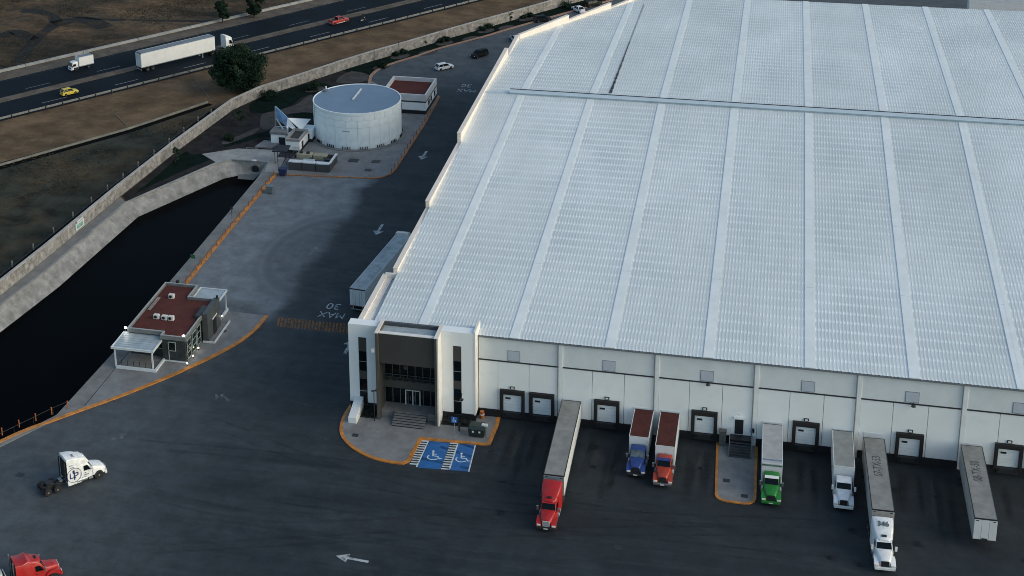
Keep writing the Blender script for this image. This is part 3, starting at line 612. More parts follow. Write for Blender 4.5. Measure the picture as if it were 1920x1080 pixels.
# front wall
lowp = {}; upp = {}
th = BAY/3
def lower(x0, x1): return MB().box(x0+.03, x1-.03, -.02, .3, 1.2, 8.72)
for k in range(-1, 9):
    x0 = k*BAY
    for j in range(3):
        a, b = x0+j*th, x0+(j+1)*th
        if k == -1 and j == 0: a = -11.3
        part(lower(a+(.28 if j == 0 and k >= 0 else 0), b-(.28 if j == 2 else 0)), 'wall_panel', white_wall, bevel=.012, seg=1)
    a = -11.3 if k == -1 else x0+.28
    part(MB().box(a, x0+BAY-.28, .03, .33, 8.86, 12.28), 'upper_wall_panel', white_up)
    part(MB().box(a, x0+BAY-.28, -.10, .3, 8.72, 8.87), 'drip_band', dsteel)
    part(MB().box(a, x0+BAY-.28, -.16, .3, .03, 1.19), 'plinth', black)
    part(MB().box(x0+BAY-.28, x0+BAY+.28, -.10, .3, .03, 12.3), 'column', M('column_white', (.80, .83, .83), .6, nscale=.5, namt=.06, world=True), bevel=.015, seg=1)
    part(MB().tube((x0+BAY-.36, -.16, 1.2), (x0+BAY-.36, -.16, 12.2), .055, 8), 'downpipe', M('downpipe_grey', (.20, .22, .235), .5, nscale=1, namt=.1))
    xc = x0+BAY/2+.05
    wi = part(MB().box(xc-.78, xc+.78, -.03, .04, 9.05, 10.45), 'wall_vent', M('vent_grey', (.50, .55, .62), .5, nscale=1, namt=.06))
    part(MB().box(xc-.86, xc+.86, -.015, .04, 8.95, 9.05).box(xc-.86, xc+.86, -.015, .04, 10.45, 10.53).box(xc-.86, xc-.78, -.015, .04, 9.05, 10.45).box(xc+.78, xc+.86, -.015, .04, 9.05, 10.45), 'vent_frame', steel, wi)
    if k in (1, 3): part(MB().cyl((xc+.2, -.45, 8.78), .32, .22, n=12, r2=.2).box(xc+.15, xc+.25, -.45, 0, 8.86, 8.92), 'wall_lamp', dsteel)
part(MB().box(-11.3, XE+.3, -.34, .34, 12.30, 12.52), 'eave_gutter', M('gutter_grey', (.20, .22, .24), .5, .2, nscale=1, namt=.1, world=True), bevel=.02, seg=1)
# docks
DOORS = [(-6.6, 1), (-2.5, 0), (1.9, 1), (6.35, 1), (11.2, 1), (14.9, 1), (19.35, 1), (28.2, 1), (32.45, 1), (37.1, 1), (41.0, 1), (45.45, 1), (53.0, 1), (57.5, 1), (61.6, 1)]
doorm = M('dock_door_white', (.76, .81, .83), .55, nscale=.7, namt=.06)
me_door = MB().box(-1.26, 1.26, -.06, .05, 1.2, 4.0).mesh('dock_door', bevel=.02, seg=1)
grooves = MB()
for k in range(1, 5): grooves.box(-1.2, 1.2, -.068, -.05, 1.2+k*.53, 1.2+k*.53+.03)
me_gro = grooves.mesh('door_groove')
me_vis = MB().box(-.95, -.25, -.10, -.05, 3.05, 3.32).mesh('vision_slot')
me_head = MB().box(-1.72, 1.72, -.5, -.02, 3.92, 4.58).mesh('dock_header', bevel=.08)
me_side = MB().box(-.22, .22, -.45, -.02, .9, 3.95).mesh('dock_pad', bevel=.06)
me_pit = MB().box(-1.3, 1.3, -.38, -.17, .35, 1.16).mesh('dock_leveller', bevel=.03, seg=1)
me_bump = MB().box(-.16, .16, -.42, -.17, .55, 1.15).mesh('dock_bumper', bevel=.03, seg=1)
me_sig = MB().box(-.32, .32, -.16, -.02, 4.66, 5.06).mesh('number_box', bevel=.02, seg=1)
me_sigp = MB().box(-.18, .18, -.175, -.155, 4.74, 4.98).mesh('number_plate')
TAKEN = (1.9, 11.2, 14.9, 28.2, 37.1, 41.0, 53.0)
for x, sg in DOORS:
    if x in TAKEN:
        opart('dock_door', me_door, doorm, (x, 0, 0)); continue
    d = opart('dock_door', me_door, doorm, (x, 0, 0))
    obj('door_groove', me_gro, M('groove_grey', (.58, .63, .66), .6, nscale=1, namt=.1), d); obj('vision_slot', me_vis, black, d)
    obj('dock_header', me_head, rubber, d)
    for s in (-1.5, 1.5): obj('dock_pad', me_side, rubber, d, loc=(s, 0, 0))
    obj('dock_leveller', me_pit, dsteel, d)
    for s in (-1.0, 1.0): obj('dock_bumper', me_bump, rubber, d, loc=(s, 0, 0))
    if sg: obj('number_box', me_sig, dsteel, d); obj('number_plate', me_sigp, lampw, d)
# personnel door and stairs
pd = part(MB().box(23.35, 24.45, -.06, .02, 1.6, 4.0), 'staff_door', black)
part(MB().box(23.2, 24.6, -.5, -.02, 4.02, 4.14), 'door_hood', wtrim, pd)
part(MB().tube((23.9, -.3, 4.55), (23.9, -.02, 4.55), .07, 8), 'door_lamp', lampw, pd)
part(MB().box(25.3, 25.9, -.10, -.02, 2.0, 2.7), 'notice_plate', M('pale_blue_plate', (.42, .55, .66), .5, nscale=2, namt=.1))
ST = thing('dock_stairs', 'dark steel stairs rising to the staff door between docks', 'stairs', (24.25, -2, .15))
def lp_(mb, name, mat, t, **k): return part(mb, name, mat, t, **k)
lp_(MB().box(22.75, 25.7, -1.5, -.20, 1.42, 1.58), 'landing', dsteel, ST)
for k in range(6):
    lp_(MB().box(22.85, 25.6, -1.5-(k+1)*.34, -1.5-k*.34-.03, 1.40-(k+1)*.205, 1.40-(k+1)*.205+.07), 'tread', M('tread_steel', (.075, .082, .09), .5, .3, nscale=2, namt=.2), ST)
for x in (22.78, 25.62):
    lp_(MB().loft([[(x, -1.5, 1.2), (x+.05, -1.5, 1.2), (x+.05, -1.5, 1.42), (x, -1.5, 1.42)], [(x, -3.6, .15), (x+.05, -3.6, .15), (x+.05, -3.6, .32), (x, -3.6, .32)]]), 'stringer', dsteel, ST)
    lp_(MB().tube((x, -3.5, 1.1), (x, -1.5, 2.5), .03).tube((x, -1.5, 2.5), (x, -.2, 2.5), .03).tube((x, -3.5, .25), (x, -3.5, 1.1), .03).tube((x, -1.5, 1.4), (x, -1.5, 2.5), .03), 'handrail', steel, ST)
for x in (23.0, 25.4): lp_(MB().tube((x, -1.2, .15), (x, -1.2, 1.42), .05), 'stair_post', dsteel, ST)
MB().box(-.45, .45, -.35, .35, 0, 2.1).box(-.5, .5, -.4, .4, 2.1, 2.2).build('electric_cabinet', M('cabinet_grey', (.085, .10, .10), .5, nscale=2, namt=.15), bevel=.03, seg=1, loc=(21.85, -.75, .16), label='tall grey cabinet against the dock wall beside the steel stairs', cat='cabinet')

# ---- roof
seamX = [-19.37+.04+BAY*j for j in range(11)]
SWD = .62
def roof_sheet(x0, x1, Y0, Y1):
    """ribbed sheet between x0 and x1; slope runs from the eave Y0 to the ridge Y1. Vertex tone is darker in the pans, paler on ribs and purlin lines."""
    nr = max(2, round((x1-x0)/.47)); pit = (x1-x0)/nr; L = abs(Y1-Y0); rows = int(L/2.45)*5; v = []; f = []; gr_ = []
    prof = []
    for i in range(nr):
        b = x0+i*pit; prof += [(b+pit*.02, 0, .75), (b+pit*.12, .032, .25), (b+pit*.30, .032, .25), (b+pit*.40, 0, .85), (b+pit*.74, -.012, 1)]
    prof.append((x1, 0, .6)); m = len(prof)
    for r in range(rows+1):
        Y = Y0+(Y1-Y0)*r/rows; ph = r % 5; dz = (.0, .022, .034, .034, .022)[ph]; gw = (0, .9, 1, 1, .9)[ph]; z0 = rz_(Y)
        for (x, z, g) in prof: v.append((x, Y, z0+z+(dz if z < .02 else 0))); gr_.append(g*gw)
    for r in range(rows):
        for i in range(m-1):
            a = r*m+i; q = (a, a+1, a+m+1, a+m); f.append(q if Y1 > Y0 else q[::-1])
    me = bpy.data.meshes.new('roof_sheet'); me.from_pydata(v, [], f)
    at_ = me.attributes.new('pan_tone', 'FLOAT', 'POINT'); at_.data.foreach_set('value', gr_); return me
DIAG = [(-25.9, 124.6), (-2.4, 169.6)]
def clip_diag(me):
    bm = bmesh.new(); bm.from_mesh(me); a, b = Vector((*DIAG[0], 0)), Vector((*DIAG[1], 0)); d = (b-a).normalized(); nn = Vector((-d.y, d.x, 0))
    bmesh.ops.bisect_plane(bm, geom=bm.verts[:]+bm.edges[:]+bm.faces[:], plane_co=a, plane_no=nn, clear_outer=True); bm.to_mesh(me); bm.free(); return me
ranges = [(-26.2, seamX[0]-SWD)]+[(seamX[j]+SWD, seamX[j+1]-SWD) for j in range(len(seamX)-1)]
ranges = [(a, min(b, XE+.2)) for a, b in ranges if a < XE-2]
for a, b in ranges:
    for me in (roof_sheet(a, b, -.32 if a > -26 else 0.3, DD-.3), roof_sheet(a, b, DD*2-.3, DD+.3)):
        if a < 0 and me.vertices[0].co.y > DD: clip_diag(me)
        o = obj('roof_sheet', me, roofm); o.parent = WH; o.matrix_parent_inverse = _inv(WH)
def seam_strip(xc, w, Y0, Y1, zo=.10):
    return MB().loft([[(xc-w, Y, rz_(Y)-.02), (xc-w, Y, rz_(Y)+zo), (xc+w, Y, rz_(Y)+zo), (xc+w, Y, rz_(Y)-.02)][::-1] for Y in (Y0, Y1)])
for j, xs in enumerate(seamX):
    if xs > XE: continue
    for q in range(4):
        y0, y1 = -.3+q*21.3, -.3+(q+1)*21.3-.06
        part(seam_strip(xs, SWD, y0, min(y1, DD-.3)), 'roof_strip', strip_m)
        y0, y1 = DD+.3+q*21.15, DD+.3+(q+1)*21.15-.06
        if j < 2:
            ylim = DIAG[0][1]+(xs+SWD-DIAG[0][0])*(DIAG[1][1]-DIAG[0][1])/(DIAG[1][0]-DIAG[0][0])-.8
            if y0 > ylim: continue
            y1 = min(y1, ylim)
        part(seam_strip(xs, SWD, y0, y1), 'roof_strip', strip_m)
part(seam_strip(58.4, .28, DD+.4, 2*DD-.4, .11), 'roof_strip', strip_m)
part(seam_strip(58.6, .22, .2, DD-.4, .11), 'roof_strip', strip_m)
# debris filled joint on the rear slope
gj = MB(); rn = random.Random(5)
for q in range(60):
    y = 89.5+q*.62; ww = .24*(1-q/75)*rn.uniform(.5, 1.2); gj.box(-3.25-ww, -3.25+ww, y, y+rn.uniform(.3, .6), rz_(y)+.0, rz_(y)+.13)
tag(part(gj, 'joint_debris', M('joint_grime', (.045, .045, .045), .9, nscale=2, namt=.4)), kind='stuff')
part(MB().loft([[(-3.4, Y, rz_(Y)), (-3.4, Y, rz_(Y)+.07), (-3.15, Y, rz_(Y)+.07), (-3.15, Y, rz_(Y))][::-1] for Y in (89, 160)]), 'expansion_joint', M('joint_grey', (.30, .32, .33), .6, nscale=.6, namt=.3, world=True))
# ridge
part(MB().box(-26.2, XE+.2, DD-.45, DD+.45, HR-.06, HR+.11), 'ridge_flashing', M('ridge_blue_grey', (.50, .58, .64), .5, .1, nscale=.5, namt=.06, world=True), bevel=.03, seg=1)
rv = part(MB().box(-21.5, XE, DD-.35, DD+1.1, HR+.12, HR+.42), 'ridge_vent', M('ridge_vent_blue_grey', (.34, .42, .48), .45, .2, nscale=.5, namt=.06, world=True), bevel=.05)
part(MB().box(-21.6, XE, DD-.45, DD+1.22, HR+.425, HR+.50), 'vent_cap', M('vent_cap_blue_grey', (.52, .61, .66), .5, nscale=.5, namt=.06, world=True), rv)
part(MB().box(-21.65, XE, DD+1.222, DD+1.5, HR+.2, HR+.56), 'vent_louvre', black, rv)
# ---- west parapets, stepping with the roof
def para(x0, x1, y0, y1, z0, z1, wb=None):
    part(MB().box(x0, x1, y0, y1, .02, z1), 'parapet_wall', parap, bevel=.03, seg=1)
    part(MB().box(x0-.05, x1+.05, y0-.03, y1+.03, z1+.002, z1+.09), 'parapet_coping', parap)
para(-28.35, -27.75, -1.9, 14.5, 0, 12.95)
part(MB().box(-27.74, -26.9, .35, 14.2, 11.8, 12.55), 'parapet_gutter', cream)
part(MB().box(-28.0, -26.3, 14.22, 14.6, .02, 13.25), 'parapet_return', cream)
for y0, y1, zt in ((14.62, 36.5, 14.0), (36.52, 62, 15.35), (62.02, 110.5, 17.2), (110.52, 124.3, 15.6)): para(-26.85, -26.2, y0, y1, 0, zt)
dvec = Vector((DIAG[1][0]-DIAG[0][0], DIAG[1][1]-DIAG[0][1], 0)); dlen = dvec.length; dang = math.atan2(dvec.y, dvec.x)
for s0, s1, zt in ((-.4, 17.5, 15.7), (17.52, 34, 14.6), (34.02, dlen, 13.5)):
    mtx = Matrix.Translation((DIAG[0][0], DIAG[0][1], 0)) @ Matrix.Rotation(dang, 4, 'Z')
    part(MB().box(s0, s1, .0, .6, .02, zt, mtx), 'parapet_wall', parap, bevel=.03, seg=1); part(MB().box(s0-.03, s1+.03, -.05, .65, zt+.002, zt+.09, mtx), 'parapet_coping', parap)
# ---- entrance front
EN = part(MB().box(-29.3, -25.02, -2.0, -.4, 1.2, 13.3), 'entrance_tower', white_wall, bevel=.02, seg=1)
part(MB().box(-16.05, -11.4, -2.0, -.4, 1.2, 13.6), 'entrance_tower', white_wall, bevel=.02, seg=1)
part(MB().box(-11.62, -11.38, -2.03, 1.6, 1.1, 13.9), 'tower_fin', cream)
part(MB().box(-29.3, -25.02, -1.9, .55, .05, 1.19), 'plinth', black); part(MB().box(-16.05, -11.4, -1.9, .55, .05, 1.19), 'plinth', black)
part(MB().box(-29.25, -11.4, -.38, .58, 1.2, 12.2), 'wall_core', white_up)
for xc, zs in ((-27.3, 0), (-13.9, .15)):
    f = part(MB().box(xc-.56, xc+.56, -2.03, -1.95, .9, 11.35+zs), 'slot_window', brown)
    for a, b in ((1.0, 3.0), (3.08, 4.9), (6.2, 7.6), (7.68, 9.2)): part(MB().box(xc-.5, xc+.5, -2.045, -2.0, a, b), 'pane', glass, f)
    part(MB().box(xc-.5, xc+.5, -2.055, -2.0, 3.0, 3.08).box(xc-.5, xc+.5, -2.055, -2.0, 7.6, 7.68), 'transom', alu, f)
part(MB().box(-24.85, -24.45, -4.35, -.3, .05, 13.5), 'portal_fin', brown2, bevel=.02, seg=1)
for x0, x1 in ((-24.9, -24.42), (-16.62, -16.04)): part(MB().box(x0, x1, -4.38, -.3, 13.502 if x0 < -20 else 13.55, 13.62), 'fin_coping', parap)
part(MB().box(-24.44+.005, -24.40, -4.2, -.5, .1, 8.7), 'fin_lining', brown)
part(MB().box(-16.58, -16.25, -4.35, -.3, .05, 13.5), 'portal_fin', brown2, bevel=.02, seg=1)
part(MB().box(-16.245, -16.06, -4.33, -.42, .06, 13.5), 'fin_facing', cream)
part(MB().box(-24.44, -16.59, -3.95, -3.3, 8.8, 13.3), 'portal_head', brown, bevel=.02, seg=1)
part(MB().box(-24.44, -16.59, -3.9, -3.25, 13.305, 13.38), 'portal_coping', cream)
part(MB().box(-24.44, -16.59, -3.28, -.5, 8.81, 12.75), 'portal_roof', canopy_m)
part(MB().box(-25.0, -16.2, -.49, -.1, 12.2, 13.25), 'portal_backing', M('backing_dark', (.075, .085, .09), .6, nscale=1, namt=.15, world=True))
part(MB().box(-24.4, -16.59, -1.1, -.75, .05, 8.75), 'portal_back', brown)
part(MB().box(-24.4, -16.6, -2.1, -1.12, 4.12, 5.2), 'balcony_slab', brown)
part(MB().box(-24.4, -16.59, -3.2, -1.12, .06, 1.18), 'entrance_floor', concrete_d)
for lvl, z0, z1 in ((0, 1.2, 4.1), (1, 5.2, 8.4)):
    nP = 7
    for k in range(nP):
        a = -24.38+k*(7.6/nP); b = a+7.6/nP
        g = part(MB().box(a+.05, b-.05, -1.18, -1.12, z0+.05, z1-.05), 'glazing', glass)
    fr = MB()
    for k in range(nP+1): x = -24.38+k*(7.6/nP); fr.box(x-.05, x+.05, -1.24, -1.12, z0, z1)
    fr.box(-24.38, -16.78, -1.235, -1.12, z1-.05, z1+.05).box(-24.38, -16.78, -1.235, -1.12, z0+.01, z0+.07)
    part(fr, 'glazing_frame', M('frame_green_grey', (.12, .14, .14), .4, .4, nscale=2, namt=.1))
ed_ = part(MB().box(-21.5, -21.38, -1.34, -1.1, 1.2, 3.5).box(-20.48, -20.36, -1.34, -1.1, 1.2, 3.5).box(-19.46, -19.34, -1.34, -1.1, 1.2, 3.5).box(-21.38, -19.46, -1.33, -1.1, 3.38, 3.5), 'entrance_door', wtrim)
part(MB().tube((-20.75, -1.45, 1.9), (-20.75, -1.45, 2.7), .03).tube((-20.1, -1.45, 1.9), (-20.1, -1.45, 2.7), .03), 'door_handle', chrome, ed_)
rl = MB().tube((-24.35, -2.05, 6.15), (-16.8, -2.05, 6.15), .05).tube((-24.35, -2.05, 5.28), (-16.8, -2.05, 5.28), .03)
for k in range(9): x = -24.3+k*.93; rl.tube((x, -2.05, 5.2), (x, -2.05, 6.15), .03)
for k in range(8):
    x = -24.3+k*.93; rl.tube((x+.06, -2.05, 5.28), (x+.46, -2.05, 6.0), .022).tube((x+.46, -2.05, 6.0), (x+.87, -2.05, 5.28), .022)
part(rl, 'balcony_railing', M('railing_dark', (.06, .07, .075), .5, .3, nscale=2, namt=.1))
part(MB().box(-20.95, -20.35, -4.5, -3.95, 8.6, 8.75).cyl((-20.65, -4.4, 8.55), .2, .1, n=10), 'portal_lamp', dsteel)
part(MB().box(-25.35, -25.0, -4.5, -4.35, 10.6, 11.1), 'flood_lamp', lampw)
for x in (-25.2, -13.3): part(MB().tube((x, -2.0, 4.3), (x+.25, -3.6, 4.35), .05).box(x+.05, x+.55, -4.0, -3.5, 4.3, 4.42), 'bracket_lamp', dsteel)
part(MB().loft([[(-28.55, y, .1), (-27.35, y, .1), (-27.35, y, z), (-28.55, y, z)] for y, z in ((-1.98, 2.1), (-6.0, 1.0))]), 'wing_wall', M('wing_wall_white', (.74, .76, .76), .6, nscale=.6, namt=.06), bevel=.05)
es = thing('entrance_steps', 'dark stone steps up to the glazed entrance doors', 'steps', (-20.2, -4, .15))
for k in range(6):
    part(MB().box(-22.45, -17.95, -5.5+k*.38, -3.22, .15+k*.172, .15+(k+1)*.172-.02), 'step_riser', black, es)
    part(MB().box(-22.5, -17.9, -5.55+k*.38, -5.5+(k+1)*.38, .15+(k+1)*.172-.018, .15+(k+1)*.172+.02), 'tread', M('tread_stone', (.17, .175, .18), .6, nscale=2, namt=.15), es)

# ================================================================== GUARDHOUSE
GH = thing('guardhouse', 'small dark guardhouse with red-brown flat roof beside the pond', 'guardhouse', (-61, 12, .15))
def gp(mb, name, mat, parent=None, **k): return part(mb, name, mat, parent or GH, **k)
gp(MB().prism([(-65.9, 6.1), (-60.3, 6.1), (-60.3, 5.0), (-56.6, 5.0), (-56.6, 17.3), (-60.8, 17.3), (-60.8, 21.2), (-65.9, 21.2)], .16, 3.9), 'wall', slate)
gp(MB().prism([(-65.75, 6.3), (-60.1, 6.3), (-60.1, 5.2), (-56.8, 5.2), (-56.8, 17.1), (-61.0, 17.1), (-61.0, 21.0), (-65.75, 21.0)], 3.9, 4.12), 'roof', redroof)
PR = [(-66.0, 5.95), (-60.25, 5.95), (-60.25, 4.85), (-56.5, 4.85), (-56.5, 17.4), (-60.7, 17.4), (-60.7, 21.3), (-66.0, 21.3)]
gp(MB().wall(PR, .26, 3.85, 4.46, True), 'parapet', M('gh_parapet', (.17, .175, .17), .6, nscale=1, namt=.15))
gp(MB().wall(PR, .24, 4.462, 4.52, True), 'coping', M('gh_coping', (.34, .36, .36), .6, nscale=1, namt=.12))
gp(MB().box(-56.45, -55.5, 11.8, 17.3, .2, 4.75), 'entrance_block', grey_wall, bevel=.03, seg=1)
gp(MB().box(-56.35, -55.45, 11.75, 17.35, 4.752, 4.81), 'coping', grey_wall)
gp(MB().box(-57.3, -56.5, 11.2, 14.6, 4.0, 4.75), 'roof_box', slate, bevel=.05)
d_ = gp(MB().box(-55.52, -55.42, 14.0, 15.3, .2, 2.6), 'door', black); gp(MB().box(-55.46, -55.36, 13.6, 15.6, 2.95, 3.15), 'door_sign', lampw, d_)
gp(MB().prism([(-56.4, 11.6), (-54.6, 11.6), (-54.6, 18.6), (-56.4, 18.6)], .14, .24), 'door_step', concrete_d)
gp(MB().wall([(-56.3, 11.5), (-54.5, 11.5), (-54.5, 18.6)], .22, .16, .38), 'step_kerb', wtrim)
frg = M('window_frame_pale_green', (.36, .44, .41), .5, nscale=2, namt=.1)
for y0, y1 in ((5.5, 7.2), (7.6, 9.4), (9.7, 11.2)):
    w_ = gp(MB().box(-56.62, -56.52, y0, y1, .5, 3.4), 'window', glass)
    f = MB().box(-56.58, -56.48, y0, y0+.12, .4, 3.5).box(-56.58, -56.48, y1-.12, y1, .4, 3.5)
    for z in (.4, 1.4, 2.4, 3.4): f.box(-56.57, -56.475, y0+.12, y1-.12, z, z+.1)
    gp(f, 'window_frame', frg, w_)
w_ = gp(MB().box(-59.2, -58.2, 4.92, 5.02, 2.0, 3.3), 'window', glass); gp(MB().box(-59.3, -58.1, 4.9, 5.0, 1.9, 2.0).box(-59.3, -58.1, 4.9, 5.0, 3.3, 3.4).box(-59.3, -59.2, 4.9, 5.0, .3, 3.3).box(-58.2, -58.1, 4.9, 5.0, 2.0, 3.3), 'window_frame', frg, w_)
gp(MB().box(-60.3, -56.5, 4.86, 4.99, .16, .34), 'plinth', wtrim)
for k in range(3):
    x0 = -65.4+k*1.7; w_ = gp(MB().box(x0, x0+1.4, 6.02, 6.12, 1.6, 2.6), 'window', glass); gp(MB().box(x0-.08, x0+1.48, 6.0, 6.1, 1.5, 1.6).box(x0-.08, x0+1.48, 6.0, 6.1, 2.6, 2.7), 'window_frame', frg, w_)
# south porch
cn = MB()
for k in range(8):
    y = 1.5+k*.6; cn.add([(-66.9, y, 3.35+.03*k), (-60.3, y, 3.35+.03*k), (-60.3, y+.56, 3.41+.03*k), (-66.9, y+.56, 3.41+.03*k)], [(0, 1, 2, 3)])
for k in range(8):
    y = 1.5+k*.6; gp(MB().box(-66.8, -60.35, y, y+.56, 3.45+.02*k, 3.5+.02*k), 'canopy_sheet', canopy_m)
gp(MB().wall([(-66.85, 6.2), (-66.85, 1.45), (-60.3, 1.45), (-60.3, 6.2)], .16, 3.28, 3.62), 'canopy_fascia', wtrim)
for x, y in ((-66.5, 1.8), (-60.6, 1.8)): gp(MB().box(x-.1, x+.1, y-.1, y+.1, .15, 3.3), 'canopy_post', wtrim)
gp(MB().wall([(-66.3, 1.45), (-60.1, 1.45), (-60.1, 4.9)], .3, .15, .55), 'porch_kerb', wtrim)
gp(MB().box(-66.2, -60.3, 1.7, 6.0, .155, .2), 'porch_floor', concrete_d)
for k in range(6): gp(MB().tube((-65.6+k*.95, 1.9, .2), (-65.6+k*.95, 1.9, 1.3), .04), 'turnstile_post', black)
# north canopy
gp(MB().box(-60.4, -56.3, 18.0, 22.0, 3.55, 3.62), 'canopy_sheet', canopy_m)
gp(MB().wall([(-60.5, 17.7), (-60.5, 22.2), (-56.1, 22.2), (-56.1, 17.7)], .18, 3.45, 3.75, True), 'canopy_fascia', wtrim)
for x, y in ((-56.3, 22.0), (-56.3, 18.6)): gp(MB().box(x-.1, x+.1, y-.1, y+.1, .15, 3.46), 'canopy_post', wtrim)
gp(MB().wall([(-56.1, 18.8), (-56.1, 22.2)], .25, .15, .6), 'porch_kerb', wtrim)
me_ac = MB().box(-.45, .45, -.3, .3, 0, .7).mesh('air_unit', bevel=.04, seg=1); me_fan = MB().cyl((-.1, -.31, .38), .25, .03, axis='y', n=14).mesh('fan_grille')
for u, v in ((322, 557), (294, 595), (309, 597), (321, 598)):
    p = G(u, v, 4.3); a = opart('air_unit', me_ac, M('ac_white', (.66, .66, .62), .5, nscale=2, namt=.1), (p.x, p.y, 4.12), GH); obj('fan_grille', me_fan, black, a)
for u, v, z, rr, mt, en in ((235, 614, 4.3, .20, glow, 55), (344, 631, 4.3, .30, glow, 90), (389, 627, 1.0, .13, glow_w, 8), (372, 652, .6, .14, glow_w, 8), (362, 667, .6, .14, glow_w, 8), (351, 681, .6, .14, glow_w, 8), (405, 606, 1.0, .13, glow_w, 8), (416, 592, 1.6, .10, glow_w, 6)):
    p = G(u, v, z); lm_ = gp(MB().cyl((p.x, p.y, p.z), rr*.8, rr*1.2, n=10, r2=rr*.6), 'lit_lamp', mt)
    gp(MB().box(p.x-.06, p.x+.06, p.y-.06, p.y+.06, max(.15, p.z-.7) if z < 2 else p.z-.5, p.z-rr*.55), 'lamp_base', dsteel, lm_)
    ld = bpy.data.lights.new('lamp_light', 'POINT'); ld.energy = en*.35; ld.color = (1, .9, .72); ld.shadow_soft_size = .2
    lo = bpy.data.objects.new('lamp_light', ld); COL.objects.link(lo); lo.parent = GH; lo.location = _inv(GH) @ Vector((p.x+.3, p.y-.45, p.z+.1))
gp(MB().cyl((-64.1, 21.6, 4.6), .28, .5, n=10), 'roof_cowl', black); gp(MB().tube((-64.1, 21.6, .1), (-64.1, 21.6, 4.4), .06), 'cowl_pipe', dsteel)
gp(MB().cyl((-55.8, 17.1, 5.1), .18, .4, n=10), 'camera_dome', black)
gp(MB().box(-65.6, -65.1, 12.5, 16.8, 4.13, 4.22), 'roof_mat', M('roof_patch', (.24, .20, .19), .8, nscale=1, namt=.2))

# ================================================================== TANK
TK_ = thing('water_tank', 'large round white water tank with blue-grey flat top', 'tank', (-55.64, 101.1, .15))
TR, TH = 8.96, 7.5; TC = (-55.64, 101.1)
def tpart(mb, name, mat, parent=None, **k): return mb.build(name, mat, parent or TK_, **k)
tpart(MB().cyl((0, 0, TH/2), TR-.05, TH, n=96), 'tank_core', M('tank_joint', (.50, .58, .62), .6, nscale=1, namt=.15), smooth=True)
NP_ = 24
zs = [(.0, 4.55), (4.6, 6.05), (6.1, 7.05), (7.1, TH)]
for ci, (z0, z1) in enumerate(zs):
    me = MB(); n = 6; a0, a1 = .0035, 2*math.pi/NP_-.0035
    lf = [[(rr*math.cos(a), rr*math.sin(a), z) for rr, z in ((TR-.04, z0), (TR+.012*(ci % 2), z0+.01), (TR+.012*(ci % 2), z1-.01), (TR-.04, z1))] for a in [a0+(a1-a0)*q/n for q in range(n+1)]]
    me.loft(lf); ms = me.mesh('shell_plate', smooth=True)
    for k in range(NP_):
        obj('shell_plate', ms, tankm, TK_, rz=2*math.pi*(k+.5*(ci == 2))/NP_)
tpart(MB().cyl((0, 0, TH+.03), TR-.12, .1, n=96), 'tank_top', tanktop, smooth=True)
rimm = MB()
for q in range(96):
    a, b = 2*math.pi*q/96, 2*math.pi*(q+1)/96
    rimm.add([(r*math.cos(t), r*math.sin(t), z) for t in (a, b) for r, z in ((TR-.14, TH), (TR-.14, TH+.2), (TR+.06, TH+.2), (TR+.06, TH-.05))], [(0, 4, 5, 1), (1, 5, 6, 2), (2, 6, 7, 3)])
tpart(rimm, 'tank_rim', tankm)
tpart(MB().cyl((0, 0, .02), TR+.9, .16, n=64), 'tank_footing', concrete_d)
p0, p1 = G(661, 188, 7.7), G(677, 168, 7.7)
tpart(MB().wall([(p0.x-TC[0], p0.y-TC[1]), (p1.x-TC[0], p1.y-TC[1])], .3, TH+.09, TH+.3), 'roof_pipe', wtrim)
h_ = tpart(MB().cyl((-7.6, 3.2, TH+.3), .55, .5, n=14), 'hatch', M('hatch_grey', (.14, .16, .18), .5, nscale=2, namt=.1)); tpart(MB().cyl((-7.5, 3.3, TH+.85), .22, .6, n=10), 'hatch_vent', wtrim, h_)
anc = MB().box(-.08, .08, -.07, .07, .0, .55).mesh('anchor_bracket', bevel=.02, seg=1)
for g in range(16):
    for q in range(4):
        a = 2*math.pi*(g/16)+(q-1.5)*.055; obj('anchor_bracket', anc, dsteel, TK_, loc=((TR+.14)*math.cos(a), (TR+.14)*math.sin(a), .1), rz=a)
lad = MB()
for s in (-.25, .25): lad.tube((TR*-.80+s, TR*-.62, .2), (TR*-.80+s, TR*-.62, TH+.8), .04)
for k in range(16): lad.tube((TR*-.80-.25, TR*-.62, .5+k*.45), (TR*-.80+.25, TR*-.62, .5+k*.45), .025)
tpart(lad, 'ladder', steel)
tpart(MB().cbox((TR*.0, -TR-.03, 3.9), (1.5, .05, .22)), 'tank_sign', M('sign_grey', (.40, .45, .47), .5, nscale=2, namt=.1))
